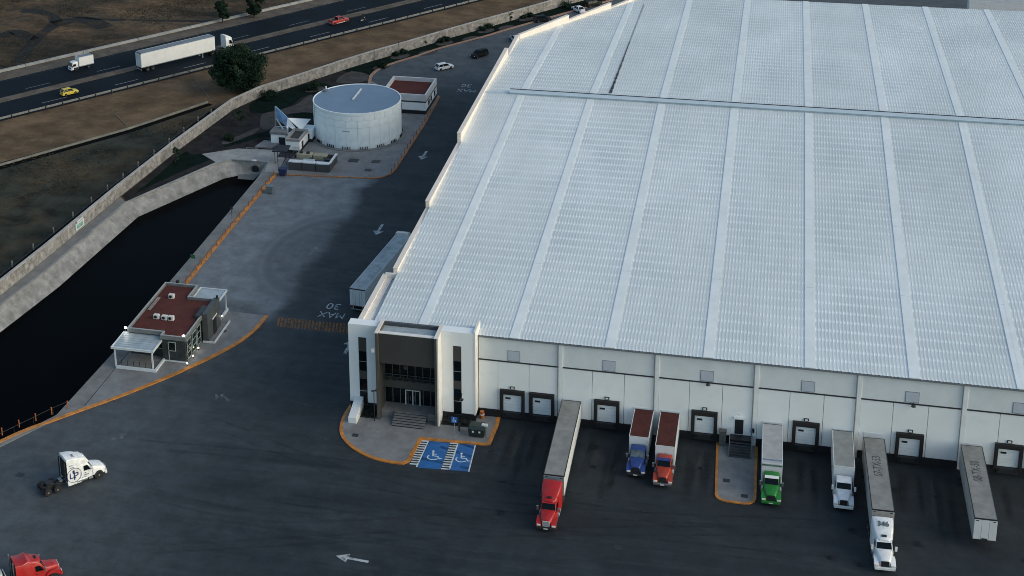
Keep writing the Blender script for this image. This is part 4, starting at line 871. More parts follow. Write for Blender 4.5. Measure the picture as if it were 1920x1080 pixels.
# pump house
PH = thing('pump_house', 'small white pump house with red-brown roof behind the water tank', 'pump house', (-49.1, 119.8, .15))
X0, X1, Y0, Y1 = -54.0, -44.4, 114.5, 125.4
part(MB().box(X0, X1, Y0, Y1, .15, 1.0), 'plinth', black, PH); part(MB().box(X0+.02, X1-.02, Y0+.02, Y1-.02, 1.0, 2.75), 'wall', white_wall, PH)
part(MB().box(X0-.02, X1+.02, Y0-.02, Y1+.02, 2.75, 3.05), 'band', dsteel, PH)
part(MB().wall([(X0+.15, Y0+.15), (X1-.15, Y0+.15), (X1-.15, Y1-.15), (X0+.15, Y1-.15)], .34, 3.05, 4.5, True), 'parapet', M('ph_parapet', (.60, .60, .60), .6, nscale=.6, namt=.1), PH)
part(MB().box(X0+.3, X1-.3, Y0+.3, Y1-.3, 3.5, 3.62), 'roof', redroof, PH)
for y in (117.0, 119.2, 122.8):
    w_ = part(MB().box(X1-.03, X1+.03, y, y+1.2, 1.4, 2.5), 'window', glass, PH); part(MB().box(X1-.02, X1+.05, y-.08, y+1.28, 1.3, 1.4).box(X1-.02, X1+.05, y-.08, y+1.28, 2.5, 2.6), 'window_frame', alu, w_)
part(MB().box(X0+3.2, X0+4.4, Y0-.04, Y0+.02, .3, 2.4), 'door', dsteel, PH)

# cluster west of the tank: two kiosks, folded roof with blue panel
KA = thing('valve_kiosk', 'white kiosk with sunken dark roof standing beside the walled plant enclosure', 'kiosk', (-65.8, 91, .15))
part(MB().box(-67.2, -64.3, 88.6, 94.4, .15, 2.5), 'wall', white_wall, KA); part(MB().box(-67.25, -64.25, 88.55, 94.45, .15, .7), 'plinth', black, KA)
part(MB().wall([(-67.05, 88.75), (-64.45, 88.75), (-64.45, 94.2), (-67.05, 94.2)], .42, 2.5, 3.05, True), 'parapet', M('kiosk_parapet', (.30, .29, .28), .7, nscale=1, namt=.15), KA)
part(MB().box(-66.8, -64.7, 89.0, 94.0, 2.5, 2.62), 'roof', M('kiosk_roof_dark', (.05, .055, .05), .8, nscale=1, namt=.3), KA)
part(MB().box(-64.32, -64.24, 90.0, 91.0, .2, 2.0), 'door', black, KA)
rlm = MB()
for x in (-65.6, -65.0, -64.4): rlm.tube((x, 88.3, .2), (x, 88.3, 1.4), .035)
rlm.tube((-65.6, 88.3, 1.4), (-64.4, 88.3, 1.4), .035).tube((-65.6, 88.3, .8), (-64.4, 88.3, .8), .03); part(rlm, 'railing', steel, KA)
KB = thing('meter_kiosk', 'low white kiosk with flat grey roof beneath the blue folded panel', 'kiosk', (-70.2, 94, .15))
part(MB().box(-71.6, -68.6, 92.6, 95.6, .15, 2.2), 'wall', white_wall, KB); part(MB().box(-71.75, -68.4, 92.4, 95.8, 2.2, 2.75), 'roof', M('kiosk_roof_grey', (.16, .16, .165), .7, nscale=1, namt=.2), KB)
part(MB().box(-69.9, -68.55, 92.5, 92.6, .15, 1.6), 'door', black, KB)
KC = thing('folded_canopy', 'white folded plate canopy with blue triangular panel beside the water tank', 'canopy', (-66.5, 95, .15))
def plate(pts, name, mat, th=.12):
    P = [Vector(p) for p in pts]; nrm = (P[1]-P[0]).cross(P[2]-P[0]).normalized()*th
    n = len(P); vs = P+[p-nrm for p in P]; fs = [tuple(range(n)), tuple(range(2*n-1, n-1, -1))]+[(i, n+i, n+(i+1) % n, (i+1) % n) for i in range(n)]
    part(MB().add(vs, fs), name, mat, KC)
pa = GY(516, 199, 95.5); pb = GY(539, 221, 94.8); pc = GY(537, 237, 94.6); pdd = GY(518, 222, 95.4)
bluep = M('blue_panel', (.20, .36, .58), .4, nscale=.5, namt=.35, dirt=(.05, .14, .30), dscale=.5, damt=.8)
plate([pa, pdd, pc, pb], 'blue_panel', bluep, .2)
pe = GY(583, 223, 98.0); pf = GY(565, 244, 94.2); ph = GY(553, 239, 94.6)
plate([pb, pf, pe], 'canopy_plate', white_wall); plate([pb, pc, GY(540, 254, 92.8), ph], 'canopy_plate', white_wall)
plate([GY(546, 226, 96.4), GY(566, 238, 95.4), GY(579, 227, 97.4)], 'canopy_inset', grey_wall, .3)
plate([GY(541, 238, 94.2), GY(549, 243, 94), GY(541, 249, 93.4)], 'canopy_inset', black, .2)
part(MB().box(-66.8, -63.6, 94.8, 98.0, .15, 2.6), 'wall', white_wall, KC); part(MB().box(-66.85, -63.55, 94.75, 98.05, .15, .8), 'plinth', black, KC)
part(MB().box(-64.9, -64.1, 94.7, 94.82, .2, 1.9), 'door', black, KC)
part(MB().tube((-71.6, 95.4, .2), pa, .12), 'mast', steel, KC)
part(MB().tube(pdd, (-68.2, 93.6, 1.2), .16).tube((-71.2, 95.2, 2.7), pc, .12), 'strut', alu, KC)
# walled plant enclosure
PE = thing('plant_enclosure', 'low dark grey walled plant enclosure with white coping and tan machinery', 'enclosure', (-59.9, 82.7, .15))
wl = [(-64.0, 80.0), (-55.7, 80.0), (-55.7, 85.6), (-63.6, 85.6)]
dg = M('enclosure_dark', (.055, .06, .062), .7, nscale=1, namt=.15)
for k in range(3):
    a = -64.0+k*2.77; part(MB().box(a+.08, a+2.69, 79.9, 80.2, .16, 1.75), 'wall_panel', dg, PE, bevel=.02, seg=1); part(MB().box(a+.06, a+2.71, 79.85, 80.95, 1.75, 1.95), 'coping', wtrim, PE, bevel=.02, seg=1)
part(MB().box(-55.95, -55.68, 80.22, 85.6, .16, 1.75), 'wall_panel', dg, PE); part(MB().box(-56.05, -55.6, 80.5, 85.6, 1.751, 1.92), 'coping', wtrim, PE)
part(MB().box(-64.0, -63.75, 80.22, 85.6, .16, 1.6), 'wall_panel', dg, PE); part(MB().box(-63.74, -55.96, 85.3, 85.6, .16, 1.6), 'wall_panel', dg, PE)
part(MB().box(-63.7, -56.0, 80.6, 85.2, .2, 1.1), 'machine_base', M('machine_grey', (.22, .25, .27), .6, nscale=1, namt=.3), PE)
tan = M('machine_tan', (.34, .31, .22), .6, nscale=1, namt=.2)
part(MB().box(-63.4, -60.3, 83.4, 85.0, 1.1, 2.1), 'machine_housing', tan, PE, bevel=.12); part(MB().box(-60.1, -57.4, 83.6, 85.1, 1.1, 2.0), 'machine_housing', tan, PE, bevel=.1)
for x, y, r in ((-62.6, 84.2, .35), (-61.2, 84.2, .35), (-58.2, 81.6, .4), (-57.0, 84.0, .4)): part(MB().cyl((x, y, 2.15 if y > 84.1 else 1.5), r, .5, n=12), 'fan_cowl', black, PE)
part(MB().box(-61.6, -59.2, 81.0, 82.4, 1.1, 1.7), 'air_unit', canopy_m, PE, bevel=.05); part(MB().box(-57.6, -56.2, 82.6, 83.4, 1.1, 1.7), 'cable_tray', dsteel, PE)
part(MB().tube((-60.4, 83.2, 1.6), (-58.8, 82.0, 1.5), .12).tube((-58.0, 84.8, 1.9), (-57.4, 82.4, 1.6), .12), 'pipe', dsteel, PE)
# dark carport with mast
CP = thing('dark_canopy', 'black flat canopy on a thin post beside the pond inlet', 'canopy', (-66.4, 83.5, .15))
part(MB().prism([(-67.9, 81.9), (-64.9, 82.2), (-65.2, 85.6), (-67.7, 85.5)], 2.75, 2.95), 'roof', black, CP)
for x, y in ((-67.4, 82.2), (-65.2, 82.4), (-65.5, 85.3)): part(MB().tube((x, y, .12), (x, y, 2.8), .06), 'post', dsteel, CP)
part(MB().box(-68.2, -65.0, 85.8, 91.5, .15, .22), 'floor', black, CP)
LM = thing('lamp_mast', 'thin tall mast standing beside the blue bin near the pond inlet', 'mast', (-65.7, 78.9, .15))
part(MB().tube((-65.7, 78.9, .1), (-65.75, 78.9, 5.2), .07, 8), 'pole', dsteel, LM); part(MB().box(-66.0, -65.5, 78.7, 79.1, 5.2, 5.32), 'lamp_head', dsteel, LM)
def bin_(name, lab, x, y, mat, s=1.0):
    t = thing(name, lab, 'bin', (x, y, .03)); t.scale = (s, s, s)
    MB().loft([[(-.5, -.42, .12), (.5, -.42, .12), (.5, .42, .12), (-.5, .42, .12)], [(-.62, -.55, 1.25), (.62, -.55, 1.25), (.62, .55, 1.25), (-.62, .55, 1.25)]]).build('body', mat, t, bevel=.04)
    MB().box(-.66, .66, -.58, .58, 1.26, 1.36).build('lid', mat, t, bevel=.03)
    for sx in (-.42, .42): MB().cyl((sx, .4, .12), .12, .08, axis='x', n=10).build('wheel', rubber, t)
    return t
bin_('blue_bin', 'dark blue wheeled bin at the end of the orange kerb by the pond inlet', -64.2, 77.2, M('bin_blue', (.014, .028, .085), .5, nscale=2, namt=.2), 1.15)
bin_('grey_bin', 'grey wheeled bin standing in the yard against the orange posts', -64.1, 68.7, M('bin_grey', (.14, .17, .18), .5, nscale=2, namt=.2), 1.1)
# inlet headwall, pipe and hatch slab
IH = thing('inlet_headwall', 'concrete headwall with dark round culvert at the end of the pond', 'headwall', (-72.5, 83, -2))
part(MB().box(-76.4, -69.3, 82.85, 83.25, -3, .12), 'headwall', concrete, IH); part(MB().box(-76.6, -69.0, 82.6, 83.3, .142, .32), 'coping', concrete, IH)
part(MB().cyl((-71.6, 82.8, -1.3), .95, .9, axis='y', n=20), 'pipe_ring', concrete_d, IH); part(MB().cyl((-71.6, 82.4, -1.3), .75, .25, axis='y', n=20), 'pipe_mouth', black, IH)
part(MB().loft([[(-75.2, 82.8, -2.9), (-70.6, 82.8, -2.9), (-70.6, 82.8, -2.2), (-75.2, 82.8, -2.2)], [(-74.4, 79.6, -3.0), (-71.2, 79.6, -3.0), (-71.2, 79.6, -2.42), (-74.4, 79.6, -2.42)]]), 'spill_ledge', concrete_d, IH)
part(MB().box(-72.2, -71.4, 82.3, 82.8, .35, .5), 'gate_wheel', lampw, IH)
MB().prism([(-74.2, 90.0), (-70.6, 90.0), (-69.4, 93.4), (-73.4, 93.6)], .0, .32).build('slab_hatch', pave, label='raised concrete slab with small hatches in the garden above the pond inlet', cat='slab')
RI = thing('inlet_railing', 'short grey railing on the concrete apron above the pond inlet', 'railing', (-73.6, 87, .14))
part(MB().tube((-74.8, 86.6, .14), (-74.8, 86.6, 1.3), .05), 'post', steel, RI); part(MB().tube((-72.6, 86.8, .14), (-72.6, 86.8, 1.3), .05), 'post', steel, RI); part(MB().tube((-74.8, 86.6, 1.28), (-72.6, 86.8, 1.28), .05), 'rail', steel, RI)

# ================================================================== BOUNDARY WALL, FENCES
BWL = [(-105.8, -45), (-98.9, -15), (-94.9, 19.0), (-93.5, 34), (-91.6, 61.0), (-89.4, 84.6)]+WALLG
BW = thing('boundary_wall', 'long pale stone boundary wall around the site', 'wall', (-89.4, 84.6, 0))
def resample(P, d):
    out = [Vector(P[0])]
    for a, b in zip(P[:-1], P[1:]):
        a, b = Vector(a), Vector(b); n = max(1, round((b-a).length/d))
        out += [a.lerp(b, (k+1)/n) for k in range(n)]
    return out
RS = resample(BWL, 6.0)
for a, b in zip(RS[:-1], RS[1:]):
    d = (b-a).normalized()*.02
    part(MB().wall([a+d, b-d], .42, .0, 2.32), 'wall_section', stone, BW); part(MB().wall([a, b], .54, 2.322, 2.44), 'coping', coping, BW)
FW = thing('wire_fence', 'sagging wire fence on pale concrete posts outside the boundary wall', 'fence', (-96, 40, 0))
fl = resample([(-104.5, -20), (-99.0, 20), (-97.6, 30), (-95.5, 58), (-93.6, 76), (-90.8, 102), (-88.5, 112)], 6.4)
wr = MB()
for a, b in zip(fl[:-1], fl[1:]):
    part(MB().box(a.x-.1, a.x+.1, a.y-.1, a.y+.1, 0, 1.1), 'post', M('post_concrete', (.36, .33, .27), .8, nscale=2, namt=.2), FW)
    for z in (.4, .75, 1.1): wr.tube((a.x, a.y, z), (b.x, b.y, z), .014, 3)
part(wr, 'wire', dsteel, FW)
# dark pipe rail between fence and wall
PR_ = thing('pipe_rail', 'thin dark pipe rail following the outer face of the boundary wall', 'rail', (-94, 40, 0))
q = resample([(-101.3, -14), (-96.3, 19.2), (-94.9, 34.2), (-92.9, 61.2), (-90.7, 84.7), (-88.2, 109)], 9)
for a, b in zip(q[:-1], q[1:]): part(MB().tube((a.x, a.y, 2.1), (b.x, b.y, 2.1), .05, 5), 'rail', dsteel, PR_); part(MB().tube((a.x, a.y, 0), (a.x, a.y, 2.1), .05, 5), 'post', dsteel, PR_)
struct(MB().ribbon([(-102.2, -14), (-97.2, 19.2), (-95.8, 34.2), (-93.8, 61.2), (-91.6, 84.7), (-89.0, 110)], 2.6, .03), 'dark_strip', M('dark_strip_ground', (.005, .007, .007), .95, spec=.03, nscale=.6, namt=.4, world=True), 'black strip of ground along the outer foot of the stone wall')  # flat near-black ribbon laid along the outer foot of the wall
# notice board on wall
NB = thing('notice_board', 'white and green notice board on the boundary wall facing the pond', 'sign', (-91.9, 45.9, .6))
a = math.atan2(61-34, -91.6+93.5); mt_ = Matrix.Translation((-92.42, 46.0, 0)) @ Matrix.Rotation(a, 4, 'Z')
part(MB().box(-1.5, 1.5, -.12, -.02, .5, 1.75, mt_), 'board', wtrim, NB); part(MB().box(-1.1, 1.1, -.14, -.121, .75, 1.5, mt_), 'emblem', M('notice_green', (.18, .36, .30), .6, nscale=1.5, namt=.5), NB)
part(MB().box(-.9, 1.3, -.12, -.02, 1.88, 2.2, mt_), 'title_plate', wtrim, NB)
# orange posts (bollards)
bol = MB().cyl((0, 0, .55), .085, 1.1, n=10).cyl((0, 0, 1.11), .10, .05, n=10).mesh('post_shaft', smooth=True)
def post(x, y, z, lab, grp): return obj('marker_post', bol, orangef, loc=(x, y, z), label=lab, cat='post', group=grp)
for k in range(22): post(-65.95+.01*k, 24.5+k*2.46, .3, 'slim orange post on the orange kerb between pond and yard', 'orange posts along the pond kerb')
for k in range(14): post(-43.85+.015*k, 82.0+k*2.6-.2, .17, 'slim orange post on the kerb between water tank and side road', 'orange posts along the tank kerb')
for u, v in ((4, 818), (36, 803), (67, 791), (97, 779), (127, 767)):
    p = G(u, v, .17); post(p.x-.1, p.y+.25, .17, 'slim orange post on the kerb by the pond corner railing', 'orange posts by the corner railing')
CR = thing('corner_railing', 'thin dark handrail at the corner of the pond behind orange posts', 'railing', (-71, -16, .1))
q = resample([(-84.2, -39.6), (-74.6, -21.2), (-69.9, -12.6), (-68.4, -10.4)], 3)
for a, b in zip(q[:-1], q[1:]): part(MB().tube((a.x, a.y, 1.15), (b.x, b.y, 1.15), .04, 5), 'rail', dsteel, CR); part(MB().tube((a.x, a.y, 0), (a.x, a.y, 1.15), .035, 5), 'post', dsteel, CR)
# lamp posts in the garden strip along the wall
for k, (u, v) in enumerate(((702, 114), (748, 102), (829, 78), (915, 53), (990, 32), (1066, 10))):
    p = G(u, v); t = thing('garden_lamp', 'thin dark lamp post along the stone wall %s' % ('beside the widest lawn', 'behind a round shrub above the white hatchback', 'between two round shrubs', 'above the parked dark car', 'near the angled parapet', 'beyond the parked white car')[k], 'lamp post', (p.x, p.y, .03), group='lamp posts along the garden strip')
    MB().tube((0, 0, 0), (0, 0, 2.9), .05, 6).build('pole', dsteel, t); MB().box(-.2, .2, -.08, .08, 2.9, 3.0).build('lamp_head', dsteel, t)
# sign post by the pond kerb, green sign
t = thing('green_sign', 'small green sign on a post beside the orange pond kerb', 'sign', (-66.8, 35.3, .1)); MB().tube((0, 0, 0), (0, 0, 2.6), .04).build('post', steel, t); MB().box(-.4, .4, -.04, .04, 1.9, 2.6).build('sign_plate', M('sign_green', (.02, .11, .05), .5, nscale=2, namt=.1), t)
t = thing('thin_sign_post', 'thin bare sign post on the apron halfway along the pond', 'post', (-67.2, 56, .1)); MB().tube((0, 0, 0), (0, 0, 2.2), .04).build('pole', dsteel, t); MB().box(-.25, .25, -.03, .03, 1.8, 2.3).build('sign_plate', dsteel, t)
# entrance furniture
t = thing('accessible_sign', 'blue accessible parking sign on a post in front of the entrance', 'sign', (*G(852, 817, .15)[:2], .15)); MB().tube((0, 0, 0), (0, 0, 2.5), .04).build('pole', steel, t)
MB().box(-.42, .42, -.04, .0, 2.0, 2.9).build('sign_plate', M('sign_blue', (.02, .14, .50), .4, nscale=2, namt=.08), t, bevel=.015)
sg = MB(); sg.tube((-.05, -.055, 2.72), (-.05, -.055, 2.45), .04, 5).tube((-.05, -.055, 2.45), (.14, -.055, 2.42), .035, 5).tube((.14, -.055, 2.42), (.22, -.055, 2.2), .035, 5).cyl((-.06, -.055, 2.76), .06, .02, axis='y', n=8)
for q in range(10):
    a, b = R_(130+q*20), R_(150+q*20); sg.tube((.0+.2*math.cos(a), -.055, 2.34+.2*math.sin(a)), (.0+.2*math.cos(b), -.055, 2.34+.2*math.sin(b)), .03, 4)
sg.build('sign_symbol', lampw, t)
t = thing('dark_bollard', 'short dark bollard on the pavement beside the accessible sign', 'bollard', (*G(861, 808, .15)[:2], .15)); MB().cyl((0, 0, .5), .11, 1.0, n=10).build('shaft', black, t); MB().cyl((0, 0, 1.02), .15, .08, n=10).build('cap', black, t)
t = thing('entrance_lamp', 'thin black lamp post at the left fin of the entrance', 'lamp post', (-25.1, -4.75, .15)); MB().tube((0, 0, 0), (0, 0, 4.6), .06).build('pole', black, t); MB().box(-.35, .1, -.12, .12, 4.6, 4.72).build('lamp_head', dsteel, t)
TB = thing('trash_container', 'dark green trash container at the corner of the entrance pavement', 'container', (*G(895, 815, .15)[:2], .15))
MB().loft([[(-1.0, -.75, .1), (1.0, -.75, .1), (1.0, .75, .1), (-1.0, .75, .1)], [(-1.15, -.85, 1.25), (1.15, -.85, 1.25), (1.15, .85, 1.25), (-1.15, .85, 1.25)]]).build('body', M('container_green', (.014, .024, .022), .5, nscale=2, namt=.2), TB, bevel=.04)
MB().loft([[(-1.18, -.88, 1.26), (1.18, -.88, 1.26), (1.18, .88, 1.26), (-1.18, .88, 1.26)], [(-1.0, -.5, 1.6), (1.0, -.5, 1.6), (1.0, .7, 1.6), (-1.0, .7, 1.6)]]).build('lid', M('container_lid', (.022, .036, .034), .5, nscale=2, namt=.2), TB)
for s in (-.45, .45): MB().box(s-.12, s+.12, -.90, -.86, .8, 1.05).build('handle', lampw, TB)
for sx in (-.8, .8): MB().cyl((sx, -.5, .08), .1, .08, axis='x', n=8).build('wheel', rubber, TB)
t = thing('gate_reader', 'pale pedestal card reader beside the trash container', 'pedestal', (*G(909, 817, .15)[:2], .15)); MB().box(-.16, .16, -.16, .16, 0, 1.5).build('pedestal', M('pedestal_grey', (.16, .17, .16), .6, nscale=2, namt=.1), t); MB().box(-.4, .4, -.25, .25, 1.5, 1.75).build('head', wtrim, t)
t = thing('traffic_barrel', 'orange traffic barrel where the tower meets the dock wall', 'barrel', (-10.7, -.9, .15)); MB().cyl((0, 0, .5), .36, 1.0, n=14, r2=.3).build('body', orangef, t); MB().cyl((0, 0, 1.03), .3, .06, n=14).build('lid', orangef, t); MB().cyl((0, 0, .62), .345, .14, n=14).build('stripe', lampw, t)
# dark beds beside the entrance
for x0, x1, nm in ((-27.3, -25.2, 'between wing wall and portal fin'), (-15.9, -11.4, 'under the tower beside the accessible sign')):
    b_ = thing('planting_bed', 'dark low planting bed ' + nm, 'planting bed', ((x0+x1)/2, -3.2, .15))
    part(MB().box(x0, x1, -4.25 if x0 < -20 else -3.75, -1.95, .1, .22), 'bed_soil', M('bed_soil_black', (.012, .013, .012), .9, nscale=2, namt=.3), b_)
    lv = MB(); rn = random.Random(int(x0))
    for q in range(900):
        c = Vector((rn.uniform(x0+.1, x1-.1), rn.uniform(-4.1 if x0 < -20 else -3.6, -2.05), rn.uniform(.2, .75))); s = rn.uniform(.06, .13); a = rn.uniform(0, 6.28); e = rn.uniform(-.8, .8)
        d1 = Vector((math.cos(a), math.sin(a), e*.6))*s; d2 = Vector((-math.sin(a), math.cos(a), e))*s*.6; lv.add([c-d1, c+d2, c+d1, c-d2], [(0, 1, 2, 3)])
    part(lv, 'leaves', M('bed_leaves', (.008, .014, .010), .8, nscale=3, namt=.5, world=True), b_)

# ================================================================== VEGETATION
def blob_leaves(mb, c, r, nleaf, s0, s1, rn, squash=1.0, hollow=.35):
    c = Vector(c)
    for q in range(nleaf):
        d = Vector((rn.gauss(0, 1), rn.gauss(0, 1), rn.gauss(0, 1))).normalized(); rr = r*(hollow+(1-hollow)*rn.random()**.5)
        p = c+Vector((d.x*rr, d.y*rr, d.z*rr*squash)); s = rn.uniform(s0, s1); nn = (d+Vector((rn.uniform(-.8, .8), rn.uniform(-.8, .8), rn.uniform(-.4, .9)))).normalized()
        t = nn.orthogonal().normalized(); t = Matrix.Rotation(rn.uniform(0, 6.28), 3, nn) @ t; b = nn.cross(t)
        mb.add([p-t*s, p+b*s*.55, p+t*s, p-b*s*.55], [(0, 1, 2, 3)])
def tree(name, lab, base, h, rad, nclump, per, leafs, mat, seed, trunk_h, grp=None, cat='tree', lean=0):
    rn = random.Random(seed); t = thing(name, lab, cat, base, 0, grp)
    tk = MB(); top = Vector((lean, 0, trunk_h)); tk.tube((0, 0, 0), top, rad*.06+.06, 8, rad*.04+.04)
    cr = MB(); cr2 = MB()
    for k in range(nclump):
        a = rn.uniform(0, 6.28); z = rn.random(); env = math.sin(math.pi*(.12+.80*z))**.6
        rr = rad*.80*env*math.sqrt(rn.random())*rn.uniform(.85, 1.12); c = Vector((lean+rr*math.cos(a), rr*math.sin(a), trunk_h*.75+(h-trunk_h*.75-rad*.12)*z))
        cs = rad*rn.uniform(.15, .34)
        blob_leaves(cr if (k % 3 or mat is not leaf_d) else cr2, c, cs, per, leafs*.7, leafs*1.3, rn, .75, .25)
        if k % 4 == 0: tk.tube(top*.8, c, rad*.022+.02, 5, .02)
    tk.build('trunk', bark, t); cr.build('crown', mat, t)
    if cr2.v: cr2.build('crown', leaf_m, t)
    return t
pt = G(449, 170)
tree('broadleaf_tree', 'large dark bushy tree between the highway and the boundary wall', (pt.x, pt.y, 0), 10.6, 6.9, 150, 230, .23, leaf_d, 8, 1.5)
p = G(418, 43); tree('verge_tree', 'small round-crowned tree beyond the highway behind the white semi', (p.x, p.y, .02), 6.0, 2.5, 34, 120, .2, leaf_d, 11, 1.9, 'trees on the far verge')
p = G(477, 33); tree('verge_tree', 'larger round-crowned tree beside the pale barrier beyond the highway', (p.x, p.y, .02), 7.4, 3.5, 46, 130, .22, leaf_d, 12, 1.8, 'trees on the far verge')
p = G(447, 235); tree('garden_tree', 'feathery green sapling in the garden near the bend of the wall', (p.x, p.y, .03), 3.6, 1.7, 16, 70, .16, leaf_m, 13, 1.4)
p = G(329, 303); tree('garden_tree', 'small dark shrub tree against the inside of the stone wall', (p.x, p.y, .03), 3.2, 1.1, 12, 70, .15, leaf_m, 14, .8)
p = G(797, 85); tree('garden_tree', 'thin sapling by the wall between two round shrubs', (p.x, p.y, .03), 2.4, .8, 8, 50, .13, leaf_d, 15, 1.0)
p = G(958, 40); tree('garden_tree', 'thin dark sapling leaning on the stone wall above the parked dark car', (p.x, p.y, .03), 2.6, .8, 7, 50, .14, leaf_d, 16, 1.2)
for k, (u, v, r) in enumerate(((742, 105, 1.0), (757, 101, 1.1), (827, 80, .9), (838, 77, 1.1), (905, 57, 1.0), (916, 53, 1.2), (982, 35, .9), (993, 32, 1.1), (1061, 14, 1.6), (593, 166, 1.7), (580, 170, 1.2), (716, 127, 1.3), (500, 186, 1.7), (510, 181, 1.5), (430, 263, 1.2))):
    p = G(u, v); t = thing('round_shrub', 'dark clipped shrub planted in the garden inside the stone wall', 'shrub', (p.x, p.y, .04), 0, 'clipped shrubs in the garden'); rn = random.Random(50+k); c = MB()
    for q in range(9): blob_leaves(c, (rn.uniform(-.6, .6)*r, rn.uniform(-.6, .6)*r, rn.uniform(.3, .8)*r), r*.55, 70, .10, .2, rn, .8, .3)
    c.build('foliage', leaf_d, t); MB().tube((0, 0, 0), (0, 0, r*.7), .08, 5).build('stem', bark, t)
def px_sheet(P, z, name, mat, lab=None):
    pts = smooth_poly([tuple(G(u, v)[:2]) for u, v in P+[P[0]]], 4)[:-1]
    struct(MB().sheet(pts, z), name, mat, lab)
struct(MB().sheet([tuple(Vector(p).lerp(Vector(q), t)) for p, q, t in zip(WALLG[3:], KERBG[:9], [.03]*9)]+[tuple(Vector(q)+Vector((-.5, .4))) for q in KERBG[:9][::-1]], .045), 'lawn', lawn, 'winding dark lawn along the stone wall')
px_sheet([(467, 196), (489, 184), (515, 176.5), (564, 160), (597, 155), (621, 161), (614, 167), (590, 176), (567, 182), (553, 194), (532, 203), (515, 207), (492, 213), (470, 210)], .045, 'lawn', lawn, 'dark lawn under the stone wall by the tank')
px_sheet([(453, 262), (478, 252), (514, 243.6), (516, 255), (483, 259), (462, 266), (442, 271), (420, 276), (430, 269)], .045, 'lawn', lawn, 'narrow dark lawn behind the pond inlet')
px_sheet([(540, 216), (564, 211), (590, 213), (590, 221), (560, 221)], .045, 'lawn', lawn, 'small dark lawn beside the folded canopy')
px_sheet([(250, 366), (300, 325), (345, 286), (360, 290), (400, 286), (420, 284), (400, 297), (340, 322), (280, 350)], .045, 'lawn', lawn, 'dark planted wedge between stone wall and pond bank')
px_sheet([(487, 240), (492, 214), (520, 208), (556, 196), (572, 184), (585, 178), (588, 200), (585, 212), (540, 214), (520, 236), (500, 243)], .040, 'path', gravel, 'pale gravel path through the garden')
px_sheet([(415, 271), (425, 258), (445, 256), (470, 244), (487, 240), (478, 250), (452, 260), (440, 268)], .042, 'path', gravel, 'curling gravel path above the pond inlet')
px_sheet([(640, 142), (660, 134), (690, 140), (694, 150), (660, 156), (630, 154)], .05, 'path', gravel, 'gravel patch behind the tank')
for u, v, rx in ((750, 106, 2.6), (834, 81, 2.4), (911, 58, 2.4), (988, 36, 2.4), (803, 99, 2.6), (716, 126, 2.4), (884, 73, 2.6), (950, 52, 2.4), (590, 168, 2.4), (432, 263, 2.0)):
    p = G(u, v); o = struct(MB().cyl((0, 0, 0), rx, .02, n=22), 'gravel_bed', gravel); o.location = (p.x, p.y, .056); o.scale = (1, .62, 1); o.rotation_euler.z = math.atan2(UY, UX)
# scrub tufts in the fields: uncountable
sc = MB(); rn = random.Random(9)
def tuft(x, y, s):
    for q in range(3):
        a = rn.uniform(0, 6.28); d = Vector((math.cos(a), math.sin(a), 0))*s*.7; tip = Vector((x+rn.uniform(-.3, .3)*s, y+rn.uniform(-.3, .3)*s, s*rn.uniform(.4, .9)))
        sc.add([(x-d.x, y-d.y, 0), (x+d.x, y+d.y, 0), tip], [(0, 1, 2)])
cnt = 0
while cnt < 16000:
    s = rn.uniform(-60, 130); nn = rn.uniform(120, 280)
    if 161.5 < nn < 194: continue
    x, y = HW(s, nn)
    if nn < 150 and (x > -96.5 + .12*max(0, y-20) or x > -88): continue
    if nn < 161 and x > -70 and nn < 152: continue
    if 139 < nn < 162: continue
    if noise.noise((x*.06, y*.06, 3)) < -.02+.25*rn.random(): continue
    tuft(x, y, rn.uniform(.1, .34)); cnt += 1
sc.build('scrub', M('dry_scrub', (.055, .050, .034), .95, nscale=.08, namt=.6, world=True), kind='stuff', label='dry scrub and grass tufts scattered over the fields', cat='scrub')

# ================================================================== VEHICLES  (local frame: x forward, y left, origin on the ground)
WHEEL = {}
def wheel(t, x, y, r, wd, dual=False, rimmat=None, name='wheel'):
    key = (r, wd, dual)
    if key not in WHEEL:
        b = MB(); n = 22
        prof = [(-wd/2, r*.62), (-wd/2, r*.93), (-wd/2+.05, r), (wd/2-.05, r), (wd/2, r*.93), (wd/2, r*.62)]
        b.loft([[(rr*math.cos(2*math.pi*i/n), yy, rr*math.sin(2*math.pi*i/n)) for i in range(n)][::-1] for yy, rr in prof])
        h = MB().cyl((0, 0, 0), r*.60, wd*.92, axis='y', n=18).cyl((0, 0, 0), r*.24, wd*1.06, axis='y', n=12)
        WHEEL[key] = (b.mesh('tyre', smooth=True), h.mesh('rim', smooth=True))
    a, h = WHEEL[key]
    o = obj('wheel', a, tyre, t, loc=(x, y, r)); obj('rim', h, rimmat or rim, o); return o
def sec(x, hwb, hwt, zb, zt, r=.12, crown=.04):
    """rounded box cross-section at station x"""
    zm = zt-r
    return [(x, -hwb, zb), (x, -hwb*.5-hwt*.5, (zb+zt)/2), (x, -hwt, zm), (x, -hwt+r*.35, zt-r*.3), (x, -hwt+r, zt), (x, 0, zt+crown), (x, hwt-r, zt), (x, hwt-r*.35, zt-r*.3), (x, hwt, zm), (x, hwb*.5+hwt*.5, (zb+zt)/2), (x, hwb, zb)][::-1]
